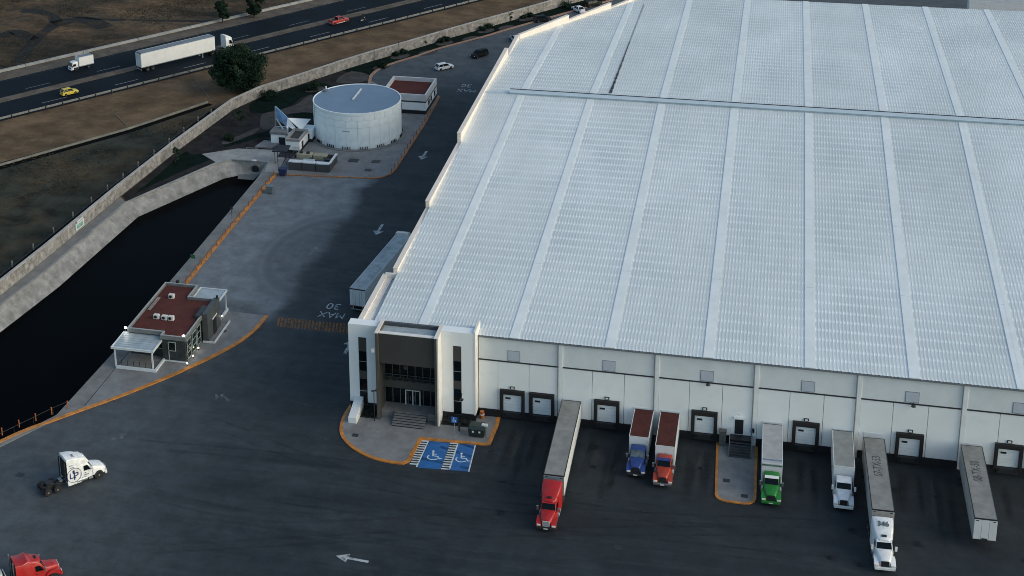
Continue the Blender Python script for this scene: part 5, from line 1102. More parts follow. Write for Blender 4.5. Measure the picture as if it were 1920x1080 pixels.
def tractor(name, lab, loc, rz, pm, sleeper=True, grille=None, bump=chrome, visor=True, stripe=None, roofh=3.95, fair=True, wheels=True, day_back=None, group=None, cat='truck', hoodw=1.0, windscreen=glass, aero=0):
    bright = M('bright_grille', (.58, .60, .62), .45, .25, nscale=3, namt=.1)
    if grille in (None, chrome): grille = bright
    t = thing(name, lab, cat, loc, rz, group)
    # frame
    back = -8.75 if sleeper else (day_back or -4.2)
    MB().box(back, -.6, -.5, -.3, .72, 1.0).box(back, -.6, .3, .5, .72, 1.0).box(back, back+.15, -.5, .5, .72, 1.0).box(-5.9 if sleeper else -3.4, -5.7 if sleeper else -3.2, -.5, .5, .72, 1.0).build('frame', chassis, t)
    MB().box(-1.9, -.35, -.62, .62, .55, 1.15).build('engine', chassis, t)
    # hood
    if aero: MB().loft([sec(-.02, .80, .74, .62, 1.12, .16), sec(-.2, .98, .90, .58, 1.38, .22), sec(-.6, 1.10, .98, .62, 1.62, .30), sec(-1.2, 1.14, 1.0, .80, 1.82, .30), sec(-1.95, 1.12, 1.02, .80, 2.02, .26)]).build('hood', pm, t, smooth=True)
    else: MB().loft([sec(-.28, .55*hoodw, .50*hoodw, .85, 1.52, .14), sec(-.5, .68*hoodw, .60*hoodw, .85, 1.66, .16), sec(-1.2, .86, .76, .95, 1.78, .16), sec(-1.95, 1.0, .92, 1.0, 1.92, .16)]).build('hood', pm, t, smooth=True)
    gl = MB().box(-.30+.34*aero, -.20+.30*aero, -.46*hoodw, .46*hoodw, .72, 1.50-.42*aero).build('grille', grille, t, bevel=.05)
    gb = MB()
    for k in range(7 if not aero else 4): gb.box(-.205+.29*aero, -.188+.30*aero, -.42*hoodw, .42*hoodw, .88+k*.085, .92+k*.085)
    gb.build('grille_bars', steel if grille is bright else chassis, gl)
    for s in (-1, 1):
        y0 = s*.92
        if aero: MB().cyl((-1.15, s*1.06, .56), .62, .22, axis='y', n=20).build('wheel_arch', chassis, t)
        f = MB(); st = [(-.12, .72, 1.06), (-.35, .66, 1.26), (-.75, .95, 1.42), (-1.2, 1.08, 1.46), (-1.6, .98, 1.40), (-1.95, .62, 1.16)]
        f.loft([[(x, y0-.30, zb), (x, y0+.30, zb), (x, y0+.31, (zb+zt)/2), (x, y0+.26, zt-.04), (x, y0, zt), (x, y0-.30, zt)] for x, zb, zt in st]); f.build('fender', pm, t, smooth=True) if not aero else None
        h = MB().box(-.16, -.06, y0-.2, y0+.24, .86, 1.08).build('headlight', lampw, t, bevel=.03); MB().box(-.20, -.10, y0+.18, y0+.32, .90, 1.04).build('indicator', lampo, h)
        w_ = wheel(t, -1.15, s*1.03, .51, .32)
        m = MB().box(-2.15, -2.0, s*1.35-.13, s*1.35+.13, 1.75, 2.35).build('mirror', chrome if pm is not P_WHITE else P_WHITE, t, bevel=.03); MB().tube((-2.1, s*.95, 2.3), (-2.08, s*1.35, 2.32), .025).tube((-2.1, s*.95, 1.8), (-2.08, s*1.35, 1.8), .025).build('mirror_arm', chassis, m)
        MB().cyl((-3.55 if sleeper else -2.9, s*.98, .72), .30, 1.5 if sleeper else .9, axis='x', n=16).build('fuel_tank', alu, t, smooth=True)
        MB().box(-2.6, -2.0, s*1.0-.16, s*1.0+.16, .42, .62).build('step', alu, t)
    MB().loft([[(x, -1.16, zb), (x, 1.16, zb), (x, 1.16, zt), (x, -1.16, zt)][::1] for x, zb, zt in ((-.30, .42, .78), (.0, .44, .76))]).build('bumper', bump, t, bevel=.05)
    MB().box(.0, .02, -.26, .26, .50, .64).build('registration_plate', plate_m, t)
    # cab
    cb = -3.55
    cab = MB().loft([sec(-1.93, 1.02, .95, .75, 1.95, .1, .0), sec(-2.05, 1.05, .98, .70, 2.0, .1, .0), sec(-2.52, 1.07, .90, .70, 2.78, .16), sec(-2.9, 1.08, .93, .70, 2.86, .16), sec(cb, 1.10, .96, .70, 2.88, .16)]).build('cab', pm, t, smooth=True)
    ws = MB().add([(-1.985, -.86, 2.0), (-1.985, .86, 2.0), (-2.47, .80, 2.72), (-2.47, -.80, 2.72)], [(0, 1, 2, 3)]); ws.add([(-2.02, -.86, 1.99), (-2.02, .86, 1.99), (-2.50, .80, 2.70), (-2.50, -.80, 2.70)], [(3, 2, 1, 0)])
    MB().loft([[(-1.99, -.86, 1.99), (-1.99, .86, 1.99), (-2.05, .86, 1.94), (-2.05, -.86, 1.94)][::-1], [(-2.46, -.80, 2.73), (-2.46, .80, 2.73), (-2.55, .80, 2.70), (-2.55, -.80, 2.70)][::-1]]).build('windscreen', windscreen, t)
    if visor: MB().loft([[(-2.22, -.86, 2.72), (-2.22, .86, 2.72), (-2.24, .86, 2.75), (-2.24, -.86, 2.75)], [(-2.60, -.86, 2.86), (-2.60, .86, 2.86), (-2.60, .86, 2.91), (-2.60, -.86, 2.91)]]).build('sun_visor', pm if visor is True else visor, t)
    for s in (-1, 1):
        yy = s*1.0
        MB().loft([[(x, yy-.02+s*.015, z) for x, z in ((-2.2, 1.78), (-3.15, 1.78), (-3.15, 2.5), (-2.62, 2.5))], [(x, yy+.02+s*.045-s*.0, z) for x, z in ((-2.2, 1.78), (-3.15, 1.78), (-3.15, 2.5), (-2.62, 2.5))]]).build('side_window', glass, t)
        MB().box(-3.1, -2.9, s*1.095-.02, s*1.095+.02, 1.45, 1.52).build('door_handle', chassis, t)
    if sleeper:
        S = [sec(-3.5, 1.12, 1.08, .72, 2.92, .18), sec(-3.62, 1.20, 1.14, .72, 3.0 if fair else 2.95, .18)]
        if fair: S = [sec(-3.5, 1.14, 1.02, .72, 3.25+.55*aero, .2), sec(-4.0, 1.22, 1.14, .70, 3.58+.45*aero, .2), sec(-4.7, 1.24, 1.20, .70, roofh-.12+.3*aero, .18), sec(-5.5, 1.25, 1.22, .70, roofh+.3*aero, .16)]
        else: S += [sec(-5.5, 1.22, 1.18, .72, 3.05, .18)]
        MB().loft(S).build('sleeper', pm, t, smooth=True)
        if fair:
            fa = MB().loft([sec(-2.35, .55+.3*aero, .50+.3*aero, 2.80, 2.92+.05*aero, .06), sec(-2.7, .88, .80+.06*aero, 2.80, 3.02+.35*aero, .1), sec(-3.1, .96, .92+.04*aero, 2.80, 3.16+.55*aero, .14), sec(-3.56, 1.0, .98, 2.8, 3.30+.55*aero, .18)]).build('roof_fairing', pm, t, smooth=True)
            MB().box(-3.05, -2.75, -.28, .28, 3.10+.45*aero, 3.22+.45*aero).build('marker_lamp', P_WHITE if aero else black, fa)
        for s in (-1, 1):
            MB().tube((-5.72, s*.98, .9), (-5.72, s*.98, 3.9), .075, 10).build('exhaust_stack', chrome if pm is not P_WHITE else chassis, t, smooth=True)
            MB().loft([[(-3.6, s*1.21, .45), (-5.5, s*1.23, .45), (-5.5, s*1.23, .75), (-3.6, s*1.21, .75)], [(-3.6, s*1.17, .45), (-5.5, s*1.19, .45), (-5.5, s*1.19, .75), (-3.6, s*1.17, .75)]]).build('side_skirt', pm, t)
            for x in (-6.95, -8.25): wheel(t, x, s*.92, .51, .62, True)
            MB().box(-8.85, -8.82, s*.92-.3, s*.92+.3, .25, .95).build('mud_flap', rubber, t); MB().box(-8.80, -8.74, s*.6-.1, s*.6+.1, .74, .9).build('tail_light', lampr, t)
        MB().box(-5.52, -5.5, -1.1, 1.1, 1.0, roofh-.15).build('cab_rear_panel', black, t)
        MB().cyl((-7.6, 0, 1.15), .52, .14, n=18).box(-8.1, -7.1, -.42, .42, 1.0, 1.09).build('fifth_wheel', chassis, t)
        MB().box(-6.3, -5.85, -.45, .45, 1.0, 1.1).build('deck_plate', alu, t)
    else:
        MB().box(cb-.25, cb+.02, -.85, .85, 1.6, 2.6).build('cab_rear_panel', chassis, t)
    return t
def box_body(t, x0, x1, hw, z0, z1, side, roof, front=None, rails=wtrim, nrib=0, doors=True, name='cargo_box', ribs=None):
    """x0 rear, x1 front"""
    b = MB().box(x0, x1, -hw, hw, z0, z1-.03).build(name, side, t, bevel=.02, seg=1)
    MB().box(x0+.06, x1-.06, -hw+.06, hw-.06, z1-.028, z1).build('roof_panel', roof, b)
    r = MB().box(x0, x1, -hw-.02, -hw+.06, z1-.12, z1+.02).box(x0, x1, hw-.06, hw+.02, z1-.12, z1+.02).build('top_rail', rails, b)
    MB().box(x1-.06, x1+.02, -hw-.02, hw+.02, z1-.14, z1+.025).build('front_rail', rails, b); MB().box(x0-.02, x0+.06, -hw-.02, hw+.02, z1-.14, z1+.025).build('rear_header', rails if not doors else chassis, b)
    if ribs:
        n = int((x1-x0)/1.2)
        for s in (-1, 1):
            rm = MB()
            for k in range(1, n): x = x0+k*(x1-x0)/n; rm.box(x-.03, x+.03, s*hw-.012, s*hw+.012, z0+.05, z1-.13)
            rm.build('side_rib', side, b)
    for s in (-1, 1): MB().box(x0, x1, s*hw-.03, s*hw+.03, z0-.02, z0+.14).build('bottom_rail', steel, b)
    for s in (-1, 1): MB().box(x0-.04, x0-.005, s*hw*.5-hw*.48, s*hw*.5+hw*.48, z0+.05, z1-.16).build('rear_door', side, b)
    lb = MB()
    for y in (-.75, -.35, .35, .75): lb.tube((x0-.06, y*hw/1.3, z0+.1), (x0-.06, y*hw/1.3, z1-.2), .025, 5)
    lb.build('lock_bar', steel, b); return b
def bogie(t, xs, hw=1.3, r=.51):
    for x in xs:
        for s in (-1, 1): wheel(t, x, s*(hw-.36), r, .62, True)
    MB().box(min(xs)-.7, max(xs)+.7, -.5, .5, .6, 1.05).build('bogie_frame', chassis, t)
def semitrailer(name, lab, loc, rz, L, side, roof, front_mat=None, rails=steel, ztop=4.1, body=None, group=None, stairs=False, deco=None):
    """origin under the nose, trailer extends to -L"""
    t = thing(name, lab, 'trailer', loc, rz, group)
    b = box_body(t, -L, 0, 1.3, 1.2, ztop, side, roof, rails=rails, ribs=True)
    MB().box(-L+.1, -.3, -.45, -.3, .98, 1.2).box(-L+.1, -.3, .3, .45, .98, 1.2).build('frame', chassis, t)
    bogie(t, (-L+1.6, -L+2.95))
    for s in (-1, 1): MB().box(-3.3, -3.1, s*.75-.08, s*.75+.08, .12, 1.2).box(-3.4, -3.0, s*.75-.16, s*.75+.16, .0, .06).build('landing_leg', steel, t)
    MB().box(-L+.0, -L+.1, -1.1, 1.1, .5, .62).box(-L+.02, -L+.08, -.8, -.7, .6, 1.2).box(-L+.02, -L+.08, .7, .8, .6, 1.2).build('rear_guard', steel, t)
    for s in (-1, 1): MB().box(-L-.03, -L+.02, s*1.0-.15, s*1.0+.15, .95, 1.12).build('tail_light', lampr, t)
    fr = front_mat or side
    for k, y in enumerate((-.86, 0, .86)): MB().box(.0, .035, y-.41, y+.41, 1.28, ztop-.16).build('front_panel', fr, b)
    for y in (-.95, .95): MB().box(.035, .06, y-.16, y+.16, ztop-.35, ztop-.25).build('marker_lamp', chassis, b)
    MB().box(.0, .2, -.3, .3, 1.1, 1.45).build('gladhand_box', chassis, t)
    return t
SOUTH = -math.pi/2
# --- red semi
cdir = lambda an: SOUTH+an
def at(x, y, an, fwd, side=0): return (x+math.cos(an)*fwd-math.sin(an)*side, y+math.sin(an)*fwd+math.cos(an)*side, .022)
an = SOUTH+.012
semitrailer('semi_trailer', 'long grey-roofed white semi trailer coupled to the red tractor at the dock', at(1.60, -.2, an, 18.5), an, 18.2, trailer_w, troof_g, M('trailer_front_silver', (.34, .37, .42), .4, .3, nscale=.8, namt=.25), chassis)
p = G(1022, 1000); an2 = SOUTH-.01
tractor('semi_tractor', 'red long-nosed semi tractor coupled to a trailer at the dock', (p.x+.05, p.y+.05, .022), an2, P_RED, True, chrome, chassis, True)
# --- box trucks
def boxtruck(lab, xf, yf, an, pm, side, roof, L, ztop, grille=black, bump=chassis, visor=True, nose=False, rails=wtrim, screen=glass, old=False):
    t = tractor('box_truck', lab, (xf, yf, .022), an, pm, False, grille, bump, visor, day_back=-(2.9+L)+.2, windscreen=screen)
    x1 = -3.85; b = box_body(t, -(3.0+L), x1, 1.27, 1.05, ztop, side, roof, rails=rails)
    for y in (-.63, .63): MB().box(x1, x1+.03, y-.6, y+.6, 1.1, ztop-.18).build('front_panel', side, b)
    if nose: MB().loft([[(x1-.9, -1.22, ztop-.02), (x1-.9, 1.22, ztop-.02), (x1-.9, 1.22, ztop+.05), (x1-.9, -1.22, ztop+.05)], [(x1+.1, -1.25, ztop-.35), (x1+.1, 1.25, ztop-.35), (x1+.1, 1.25, ztop-.12), (x1+.1, -1.25, ztop-.12)]]).build('wind_cap', chrome, b)
    for s in (-1, 1): wheel(t, -(3.0+L)+2.2, s*.9, .5, .6, True)
    MB().box(-(3.0+L)-.02, -(3.0+L)+.08, -1.1, 1.1, .5, .64).build('rear_bumper', chassis, t)
    return t
boxtruck('blue flat-nosed box truck with maroon box roof backed to the dock', 11.3, -11.1, SOUTH-.01, P_BLUE, trailer_w, troof_r, 7.75, 3.85, black, chassis, None, screen=M('hazy_windscreen', (.10, .12, .13), .15, nscale=2, namt=.5))
boxtruck('orange-red box truck with maroon box roof beside the blue truck', 14.85, -12.6, SOUTH+.0, P_ORANGE, trailer_w, troof_r, 9.2, 3.85, black, chrome, M('visor_blue', (.03, .05, .20), .4, nscale=2, namt=.2))
boxtruck('green box truck with pale box roof beside the dock stairs', 28.35, -13.75, SOUTH+.01, P_GREEN, trailer_w, troof_l, 10.3, 3.85, black, P_GREEN, lampw, nose=True)
boxtruck('white box truck with grey box roof backed to the dock', 37.1, -12.85, SOUTH+.005, P_WHITE, trailer_w, M('box_roof_grey', (.27, .28, .27), .65, nscale=.5, namt=.12, dirt=(.19, .19, .185), dscale=.6, damt=.6), 9.4, 4.0, black, P_WHITE, True)
# --- numbered trailers
def cab_text(me, t, x, y, z):
    o = obj('lettering', me, M('grey_lettering', (.10, .13, .15), .6, nscale=2, namt=.2), t); a = R_(19.5)
    o.matrix_local = Matrix.Translation((x, y, z+.055)) @ Matrix(((0, -math.cos(a), math.sin(a)), (1, 0, 0), (0, math.sin(a), math.cos(a)))).to_4x4(); return o
def roof_text(t, body, x, z, size, sx, mat=inkm):
    me = text_mesh(body, size, .006, sx, .01); o = obj('lettering', me, mat, t, loc=(x, 0, z)); o.rotation_euler.z = math.pi; return o
an = SOUTH+.026
t = semitrailer('semi_trailer', 'long grey trailer with dark number on its roof coupled to the white tractor', at(40.93, -1.5, an, 16.2), an, 16.15, trailer_g, troof_g, trailer_g, chassis)
roof_text(t, '07-TX-53', -9.6, 4.105, 1.5, .78)
p = G(1658, 1076); tw = tractor('semi_tractor', 'white long-nosed semi tractor with a number on its roof fairing at the dock', (p.x+.05, p.y, .022), SOUTH+.05, P_WHITE, True, black, P_WHITE, True)
me = text_mesh('346', .95, .03, .95, .015); cab_text(me, tw, -4.32, 0, 3.76)
an = SOUTH+.009
t = semitrailer('semi_trailer', 'uncoupled grey trailer with dark number on its roof at the dock', at(52.9, -.75, an, 16.2), an, 16.15, trailer_g, troof_g, trailer_w, chassis)
roof_text(t, '08-TX-50', -10.3, 4.105, 1.5, .78)
# --- white tractor with emblem
hx, hy = 5.3, 5.8; an = math.atan2(hy, hx)
tl = tractor('semi_tractor', 'white bobtail semi tractor with round blue emblem crossing the yard', (-57.1, -24.2, .022), an, P_WHITE, True, chrome, P_WHITE, None, roofh=4.0, aero=1)
em = MB(); cx, cz, rr = -4.58, 1.78, 1.0
def side_ribbon(pts, w):
    for (a, b) in zip(pts[:-1], pts[1:]):
        A, B = Vector((a[0], a[1])), Vector((b[0], b[1])); d = (B-A).normalized(); nn = Vector((-d.y, d.x))*w/2; A -= d*w*.3; B += d*w*.3
        q = [A+nn, B+nn, B-nn, A-nn]; em.add([(k.x, -1.262, k.y) for k in q]+[(k.x, -1.235, k.y) for k in q], [(0, 1, 2, 3), (4, 7, 6, 5), (0, 4, 5, 1), (1, 5, 6, 2), (2, 6, 7, 3), (3, 7, 4, 0)])
side_ribbon([(cx+rr*math.cos(R_(k*15)), cz+rr*math.sin(R_(k*15))) for k in range(25)], .05)
side_ribbon([(cx-.55, cz+.42), (cx-.55, cz-.32), (cx+.18, cz-.32)], .13); side_ribbon([(cx+.0, cz-.62), (cx+.0, cz+.62)], .15); side_ribbon([(cx+.0, cz+.28), (cx+.52, cz+.28), (cx+.52, cz-.08), (cx+.0, cz-.12)], .12)
side_ribbon([(cx-.06, cz+.36), (cx-.06, cz+.66)], .26)
em.build('emblem', navyink, tl)
for x0, x1, z, h in ((-5.2, -4.7, 3.25, .10), (-5.1, -4.55, 2.9, .12), (-3.2, -2.5, 1.15, .12)): MB().box(x0, x1, -1.27 if x1 < -3.5 else -1.115, -1.24 if x1 < -3.5 else -1.07, z, z+h).build('small_lettering', M('faint_lettering', (.25, .27, .30), .6, nscale=3, namt=.3), tl)
me = text_mesh('346', .5, .008, 1.0, .008); cab_text(me, tl, -4.32, -.35, 4.13)
# --- red tractor with tank trailer leaving the frame
an = R_(42); p = G(101, 1088)
fx, fy = p.x+1.15*math.cos(an)-1.1*math.sin(an), p.y+1.15*math.sin(an)+1.1*math.cos(an)
tractor('semi_tractor', 'red semi tractor pulling a grey tank trailer into the yard', (fx, fy, .022), an, P_RED, True, chrome, P_RED, None, roofh=3.5)
tt = thing('tank_trailer', 'grey rounded tank trailer behind the red tractor entering the yard', 'trailer', (fx-6.9*math.cos(an), fy-6.9*math.sin(an), .022), an)
b = MB(); n = 22
b.loft([[(x, rr*1.2*math.cos(2*math.pi*i/n), 2.15+rr*.95*math.sin(2*math.pi*i/n)) for i in range(n)][::-1] for x, rr in ((-11.2, .55), (-11, .92), (-10.8, 1), (-.4, 1), (-.15, .92), (.0, .55))]); b.build('barrel', M('tank_trailer_grey', (.38, .42, .42), .4, .3, nscale=.8, namt=.12), tt, smooth=True)
MB().box(-10.8, -.3, -.45, -.3, .95, 1.25).box(-10.8, -.3, .3, .45, .95, 1.25).build('frame', chassis, tt); bogie(tt, (-9.6, -8.3), 1.25)
MB().box(.02, .3, -.9, .9, 1.5, 2.1).build('front_locker', black, tt); MB().tube((.3, -.9, 2.2), (.3, .9, 2.2), .06).tube((.3, .9, 2.2), (.3, .9, 1.3), .06).build('front_rail', wtrim, tt)
for x in (-2.5, -5.5, -8.5): MB().cyl((x, 0, 3.12), .35, .14, n=14).build('manhole', dsteel, tt)
# --- cab-over semis
def cabover(name, lab, loc, rz, pm, hw=1.22, L=2.3, ztop=3.6, deflector=True, small=False, group=None, chassis_len=6.2, cat='truck'):
    t = thing(name, lab, cat, loc, rz, group); zb = .55 if not small else .42
    MB().loft([sec(-.02, hw*.94, hw*.90, zb, ztop*.46, .1, 0), sec(-.10, hw*.98, hw*.95, zb-.05, ztop*.52, .1, 0), sec(-.42, hw, hw*.90, zb, ztop-.12, .18), sec(-.9, hw, hw*.93, zb, ztop, .18), sec(-L, hw, hw*.95, zb, ztop, .16)]).build('cab', pm, t, smooth=True)
    MB().loft([[(-.075, -hw*.84, ztop*.535), (-.075, hw*.84, ztop*.535), (-.14, hw*.84, ztop*.52), (-.14, -hw*.84, ztop*.52)][::-1], [(-.36, -hw*.80, ztop-.24), (-.36, hw*.80, ztop-.24), (-.46, hw*.80, ztop-.28), (-.46, -hw*.80, ztop-.28)][::-1]]).build('windscreen', glass, t)
    for s in (-1, 1):
        MB().loft([[(x, s*hw*.955, z) for x, z in ((-.34, ztop*.54), (-1.15, ztop*.54), (-1.15, ztop*.80), (-.58, ztop*.80))], [(x, s*hw*1.0, z) for x, z in ((-.34, ztop*.54), (-1.15, ztop*.54), (-1.15, ztop*.80), (-.58, ztop*.80))]]).build('side_window', glass, t)
        MB().box(-.06, .02, s*hw*.72-.16, s*hw*.72+.16, zb+.12, zb+.34).build('headlight', lampw, t, bevel=.03)
        wheel(t, -1.15, s*(hw-.18), .5 if not small else .36, .3 if not small else .22)
        MB().box(-.32, -.2, s*(hw+.14)-.1, s*(hw+.14)+.1, ztop*.5, ztop*.7).build('mirror', chassis, t)
        MB().box(-1.72, -.62, s*hw-.03, s*hw+.03, zb-.1, zb+.45).build('wheel_arch', chassis, t)
    MB().box(-.06, .03, -hw*.5, hw*.5, zb+.15, zb+.42).build('grille', black, t); MB().box(-.06, .06, -hw*.95, hw*.95, zb-.15, zb+.1).build('bumper', pm, t, bevel=.04)
    if deflector: MB().loft([sec(-.75, hw*.8, hw*.75, ztop, ztop+.08, .05), sec(-1.4, hw*.92, hw*.88, ztop, ztop+.42, .1), sec(-L, hw*.95, hw*.9, ztop, ztop+.55, .12)]).build('roof_deflector', pm, t, smooth=True)
    MB().box(-chassis_len, -.8, -.45, -.28, .6, .9).box(-chassis_len, -.8, .28, .45, .6, .9).build('frame', chassis, t)
    return t
th_ = math.atan2(UY, UX)
def hwpos(u, v, off): p = G(u, v); return (p.x-UY*off, p.y+UX*off)
# highway semi: near side wheels on the dash line
p1 = Vector(G(431, 97)[:2])+Vector((-UY, UX))*1.25+Vector((UX, UY))*.7
tr = cabover('highway_tractor', 'white cab-over tractor on the highway beside the big tree', (p1.x+UX*.5, p1.y+UY*.5, .066), th_, P_WHITE, chassis_len=7.0, ztop=3.5, L=2.1)
for x in (-4.6, -5.9):
    for s in (-1, 1): wheel(tr, x, s*.92, .5, .6, True)
MB().cyl((-5.2, 0, 1.1), .5, .14, n=16).build('fifth_wheel', chassis, tr)
semitrailer('highway_trailer', 'long white box trailer behind the cab-over tractor on the highway', (p1.x-UX*4.75, p1.y-UY*4.75, .066), th_, 19.8, M('trailer_bright_white', (.78, .78, .76), .45, nscale=.5, namt=.05), M('trailer_roof_slate', (.17, .205, .235), .7, spec=.2, nscale=.5, namt=.12), trailer_w, wtrim, 4.6)
# small box truck heading the other way
p1 = Vector(G(138, 135)[:2])+Vector((UX, UY))*-.4+Vector((-UY, UX))*1.0
bt_ = cabover('small_box_truck', 'small white box truck on the far carriageway of the highway', (p1.x, p1.y, .066), th_+math.pi, P_WHITE, .95, 1.75, 2.15, False, True, chassis_len=5.6)
box_body(bt_, -5.7, -2.0, 1.0, .85, 3.05, M('trailer_bright_white', (.78, .78, .76)), M('trailer_roof_slate', (.17, .205, .235)))
for s in (-1, 1): wheel(bt_, -4.4, s*.78, .36, .4, True)
# white semi beside the west facade
an = math.atan2(46.9-25.9, 2.45)
q0 = Vector((-35.62, 25.9)); dv = Vector((math.cos(an), math.sin(an)))
f_ = q0+dv*20.7
semitrailer('semi_trailer', 'long white trailer with grey-blue roof standing beside the warehouse side wall', (f_.x, f_.y, .022), an, 20.8, M('trailer_shade_white', (.62, .68, .72), .45, nscale=.6, namt=.08), troof_b, trailer_w, wtrim)
cb_ = cabover('side_tractor', 'white cab-over tractor coupled to the trailer beside the warehouse side wall', (-33.65, 50.0, .022), R_(90.5), P_WHITE, ztop=3.5)
for s in (-1, 1): wheel(cb_, -5.2, s*.92, .5, .6, True)
# trailer parked behind the warehouse
p = G(1850, 4, 4.1); semitrailer('semi_trailer', 'pale trailer parked behind the rear edge of the warehouse', (p.x-4, p.y+1.5, .022), R_(183), 14.5, trailer_w, troof_l, trailer_w, wtrim)

# --- cars
def car(name, lab, loc, rz, pm, kind='hatch', L=4.2, W=1.76, H=1.5, cat='car', rimm=None, group=None):
    t = thing(name, lab, cat, loc, rz, group); hw = W/2; zb = .26; belt = H*.60
    def s_(x, hwb, hwt, z0, z1, r=.09): return sec(x, hwb, hwt, z0, z1, r, .02)
    F, Bk = L/2, -L/2
    hood = belt-.02; tail = belt+.02
    if kind == 'pickup': st = [(F, .80, .62), (F-.12, .94, hood-.06), (F-.5, .99, hood), (F-1.3, 1.0, belt), (0, 1.0, belt), (Bk+.35, 1.0, belt+.02), (Bk+.05, .97, belt)]
    elif kind == 'sedan': st = [(F, .78, .60), (F-.12, .92, hood-.12), (F-.6, .98, hood-.04), (F-1.2, 1.0, belt), (0, 1.0, belt), (Bk+.8, 1.0, belt+.02), (Bk+.25, .97, belt-.01), (Bk+.02, .86, belt-.15)]
    else: st = [(F, .78, .60), (F-.12, .92, hood-.12), (F-.5, .98, hood-.03), (F-1.05, 1.0, belt), (0, 1.0, belt), (Bk+.4, 1.0, belt+.02), (Bk+.04, .92, belt-.02)]
    MB().loft([s_(x, hw*k*.96, hw*k*.95, zb, z) for x, k, z in st]).build('body', pm, t, smooth=True)
    # greenhouse
    if kind == 'pickup': a0, a1, b1, b0 = F-1.25, F-1.95, -.55, -.70
    elif kind == 'sedan': a0, a1, b1, b0 = F-1.15, F-1.95, Bk+1.25, Bk+.65
    elif kind == 'suv': a0, a1, b1, b0 = F-1.1, F-1.75, Bk+.40, Bk+.12
    else: a0, a1, b1, b0 = F-1.0, F-1.75, Bk+.55, Bk+.14
    g = [[(a0, -hw*.86, belt-.02), (a0, hw*.86, belt-.02), (b0, hw*.88, belt-.02), (b0, -hw*.88, belt-.02)], [(a1, -hw*.68, H-.05), (a1, hw*.68, H-.05), (b1, hw*.68, H-.05), (b1, -hw*.68, H-.05)]]
    gh = MB().loft([q[::-1] for q in g]).build('greenhouse', glass, t, bevel=.04)
    MB().loft([[(a1+.06, -hw*.71, H-.06), (a1+.06, hw*.71, H-.06), (b1-.10, hw*.71, H-.06), (b1-.10, -hw*.71, H-.06)][::-1], [(a1-.12, -hw*.60, H), (a1-.12, hw*.60, H), (b1+.1, hw*.60, H), (b1+.1, -hw*.60, H)][::-1]]).build('roof', pm, gh, smooth=True)
    for s in (-1, 1):
        for A_, B_, r_ in (((a0-.02, s*hw*.87, belt), (a1+.0, s*hw*.69, H-.05), .04), ((b0+.02, s*hw*.885, belt), (b1, s*hw*.69, H-.05), .07), (((a0+b0)/2-.1, s*hw*.885, belt), ((a1+b1)/2-.1, s*hw*.69, H-.05), .035)): MB().tube(A_, B_, r_, 5).build('pillar', pm, gh)

    for s in (-1, 1):
        MB().box(F-.22, F-.02, s*hw*.68-.16, s*hw*.68+.14, .56, .72).build('headlight', lampw, t, bevel=.03); MB().box(Bk-.01, Bk+.12, s*hw*.74-.12, s*hw*.74+.10, .68, .90).build('tail_light', lampr, t, bevel=.02)
        for x in (F-.82, Bk+.78): wheel(t, x, s*(hw-.10), .33 if kind != 'pickup' else .37, .22, rimmat=rimm)
        MB().box(a0-.35, a0-.2, s*hw*.98, s*(hw+.12), belt+.0, belt+.16).build('mirror', pm, t)
    MB().box(F-.04, F+.02, -hw*.5, hw*.5, .38, .56).build('grille', black, t); MB().box(Bk-.03, Bk+.05, -hw*.85, hw*.85, .34, .5).build('rear_bumper', chrome if kind == 'pickup' else pm, t, bevel=.02)
    MB().box(Bk-.035, Bk, -.25, .25, .52, .64).build('registration_plate', plate_m, t)
    if kind == 'pickup':
        MB().box(Bk+.15, -.85, -hw*.80, hw*.80, belt+.0, belt+.06).build('bed_floor', chassis, t); MB().box(Bk+.1, -.8, -hw*.95, -hw*.82, belt, belt+.12).box(Bk+.1, -.8, hw*.82, hw*.95, belt, belt+.12).box(Bk+.04, Bk+.14, -hw*.95, hw*.95, belt, belt+.12).build('bed_side', pm, t)
        MB().box(-1.2, 1.3, -hw-.03, -hw+.06, .30, .40).box(-1.2, 1.3, hw-.06, hw+.03, .30, .40).build('running_board', wtrim, t)
    return t
def hcar(u, v, off): p = Vector(G(u, v)[:2])+Vector((-UY, UX))*off; return (p.x, p.y, .066)
car('hatchback', 'yellow hatchback on the near carriageway of the highway', hcar(133, 179, .75), th_, P_YELLOW, 'hatch', 3.9, 1.7, 1.55)
car('pickup_truck', 'red pickup truck on the highway', hcar(639, 45, .85), th_, P_RED, 'pickup', 5.2, 1.85, 1.75, 'pickup')
def skin_person(name, lab, joints, links, loc, rz, mat, root=0):
    me = bpy.data.meshes.new(name); me.from_pydata([j[0] for j in joints], links, []); o = bpy.data.objects.new('tmp', me); COL.objects.link(o)
    sm = o.modifiers.new('skin', 'SKIN'); sv = me.skin_vertices[0].data
    for i, j in enumerate(joints): sv[i].radius = (j[1], j[1]); sv[i].use_root = (i == root)
    o.modifiers.new('sub', 'SUBSURF').levels = 1
    dg = bpy.context.evaluated_depsgraph_get(); dg.update(); m2 = bpy.data.meshes.new_from_object(o.evaluated_get(dg)); bpy.data.objects.remove(o)
    m2.materials.clear(); 
    for p in m2.polygons: p.use_smooth = True
    return obj(name, m2, mat, loc=loc, rz=rz, label=lab, cat='person')
mc = hcar(683, 41, .6)
mt = thing('motorcycle', 'black motorcycle on the highway ahead of the red pickup', 'motorcycle', mc, th_)
for x in (-.68, .70): wheel(mt, x, 0, .31, .14)
MB().tube((.70, 0, .31), (.42, 0, .95), .05).tube((-.68, 0, .31), (-.1, 0, .5), .05).tube((-.1, 0, .5), (.42, 0, .85), .06).build('frame', chassis, mt)
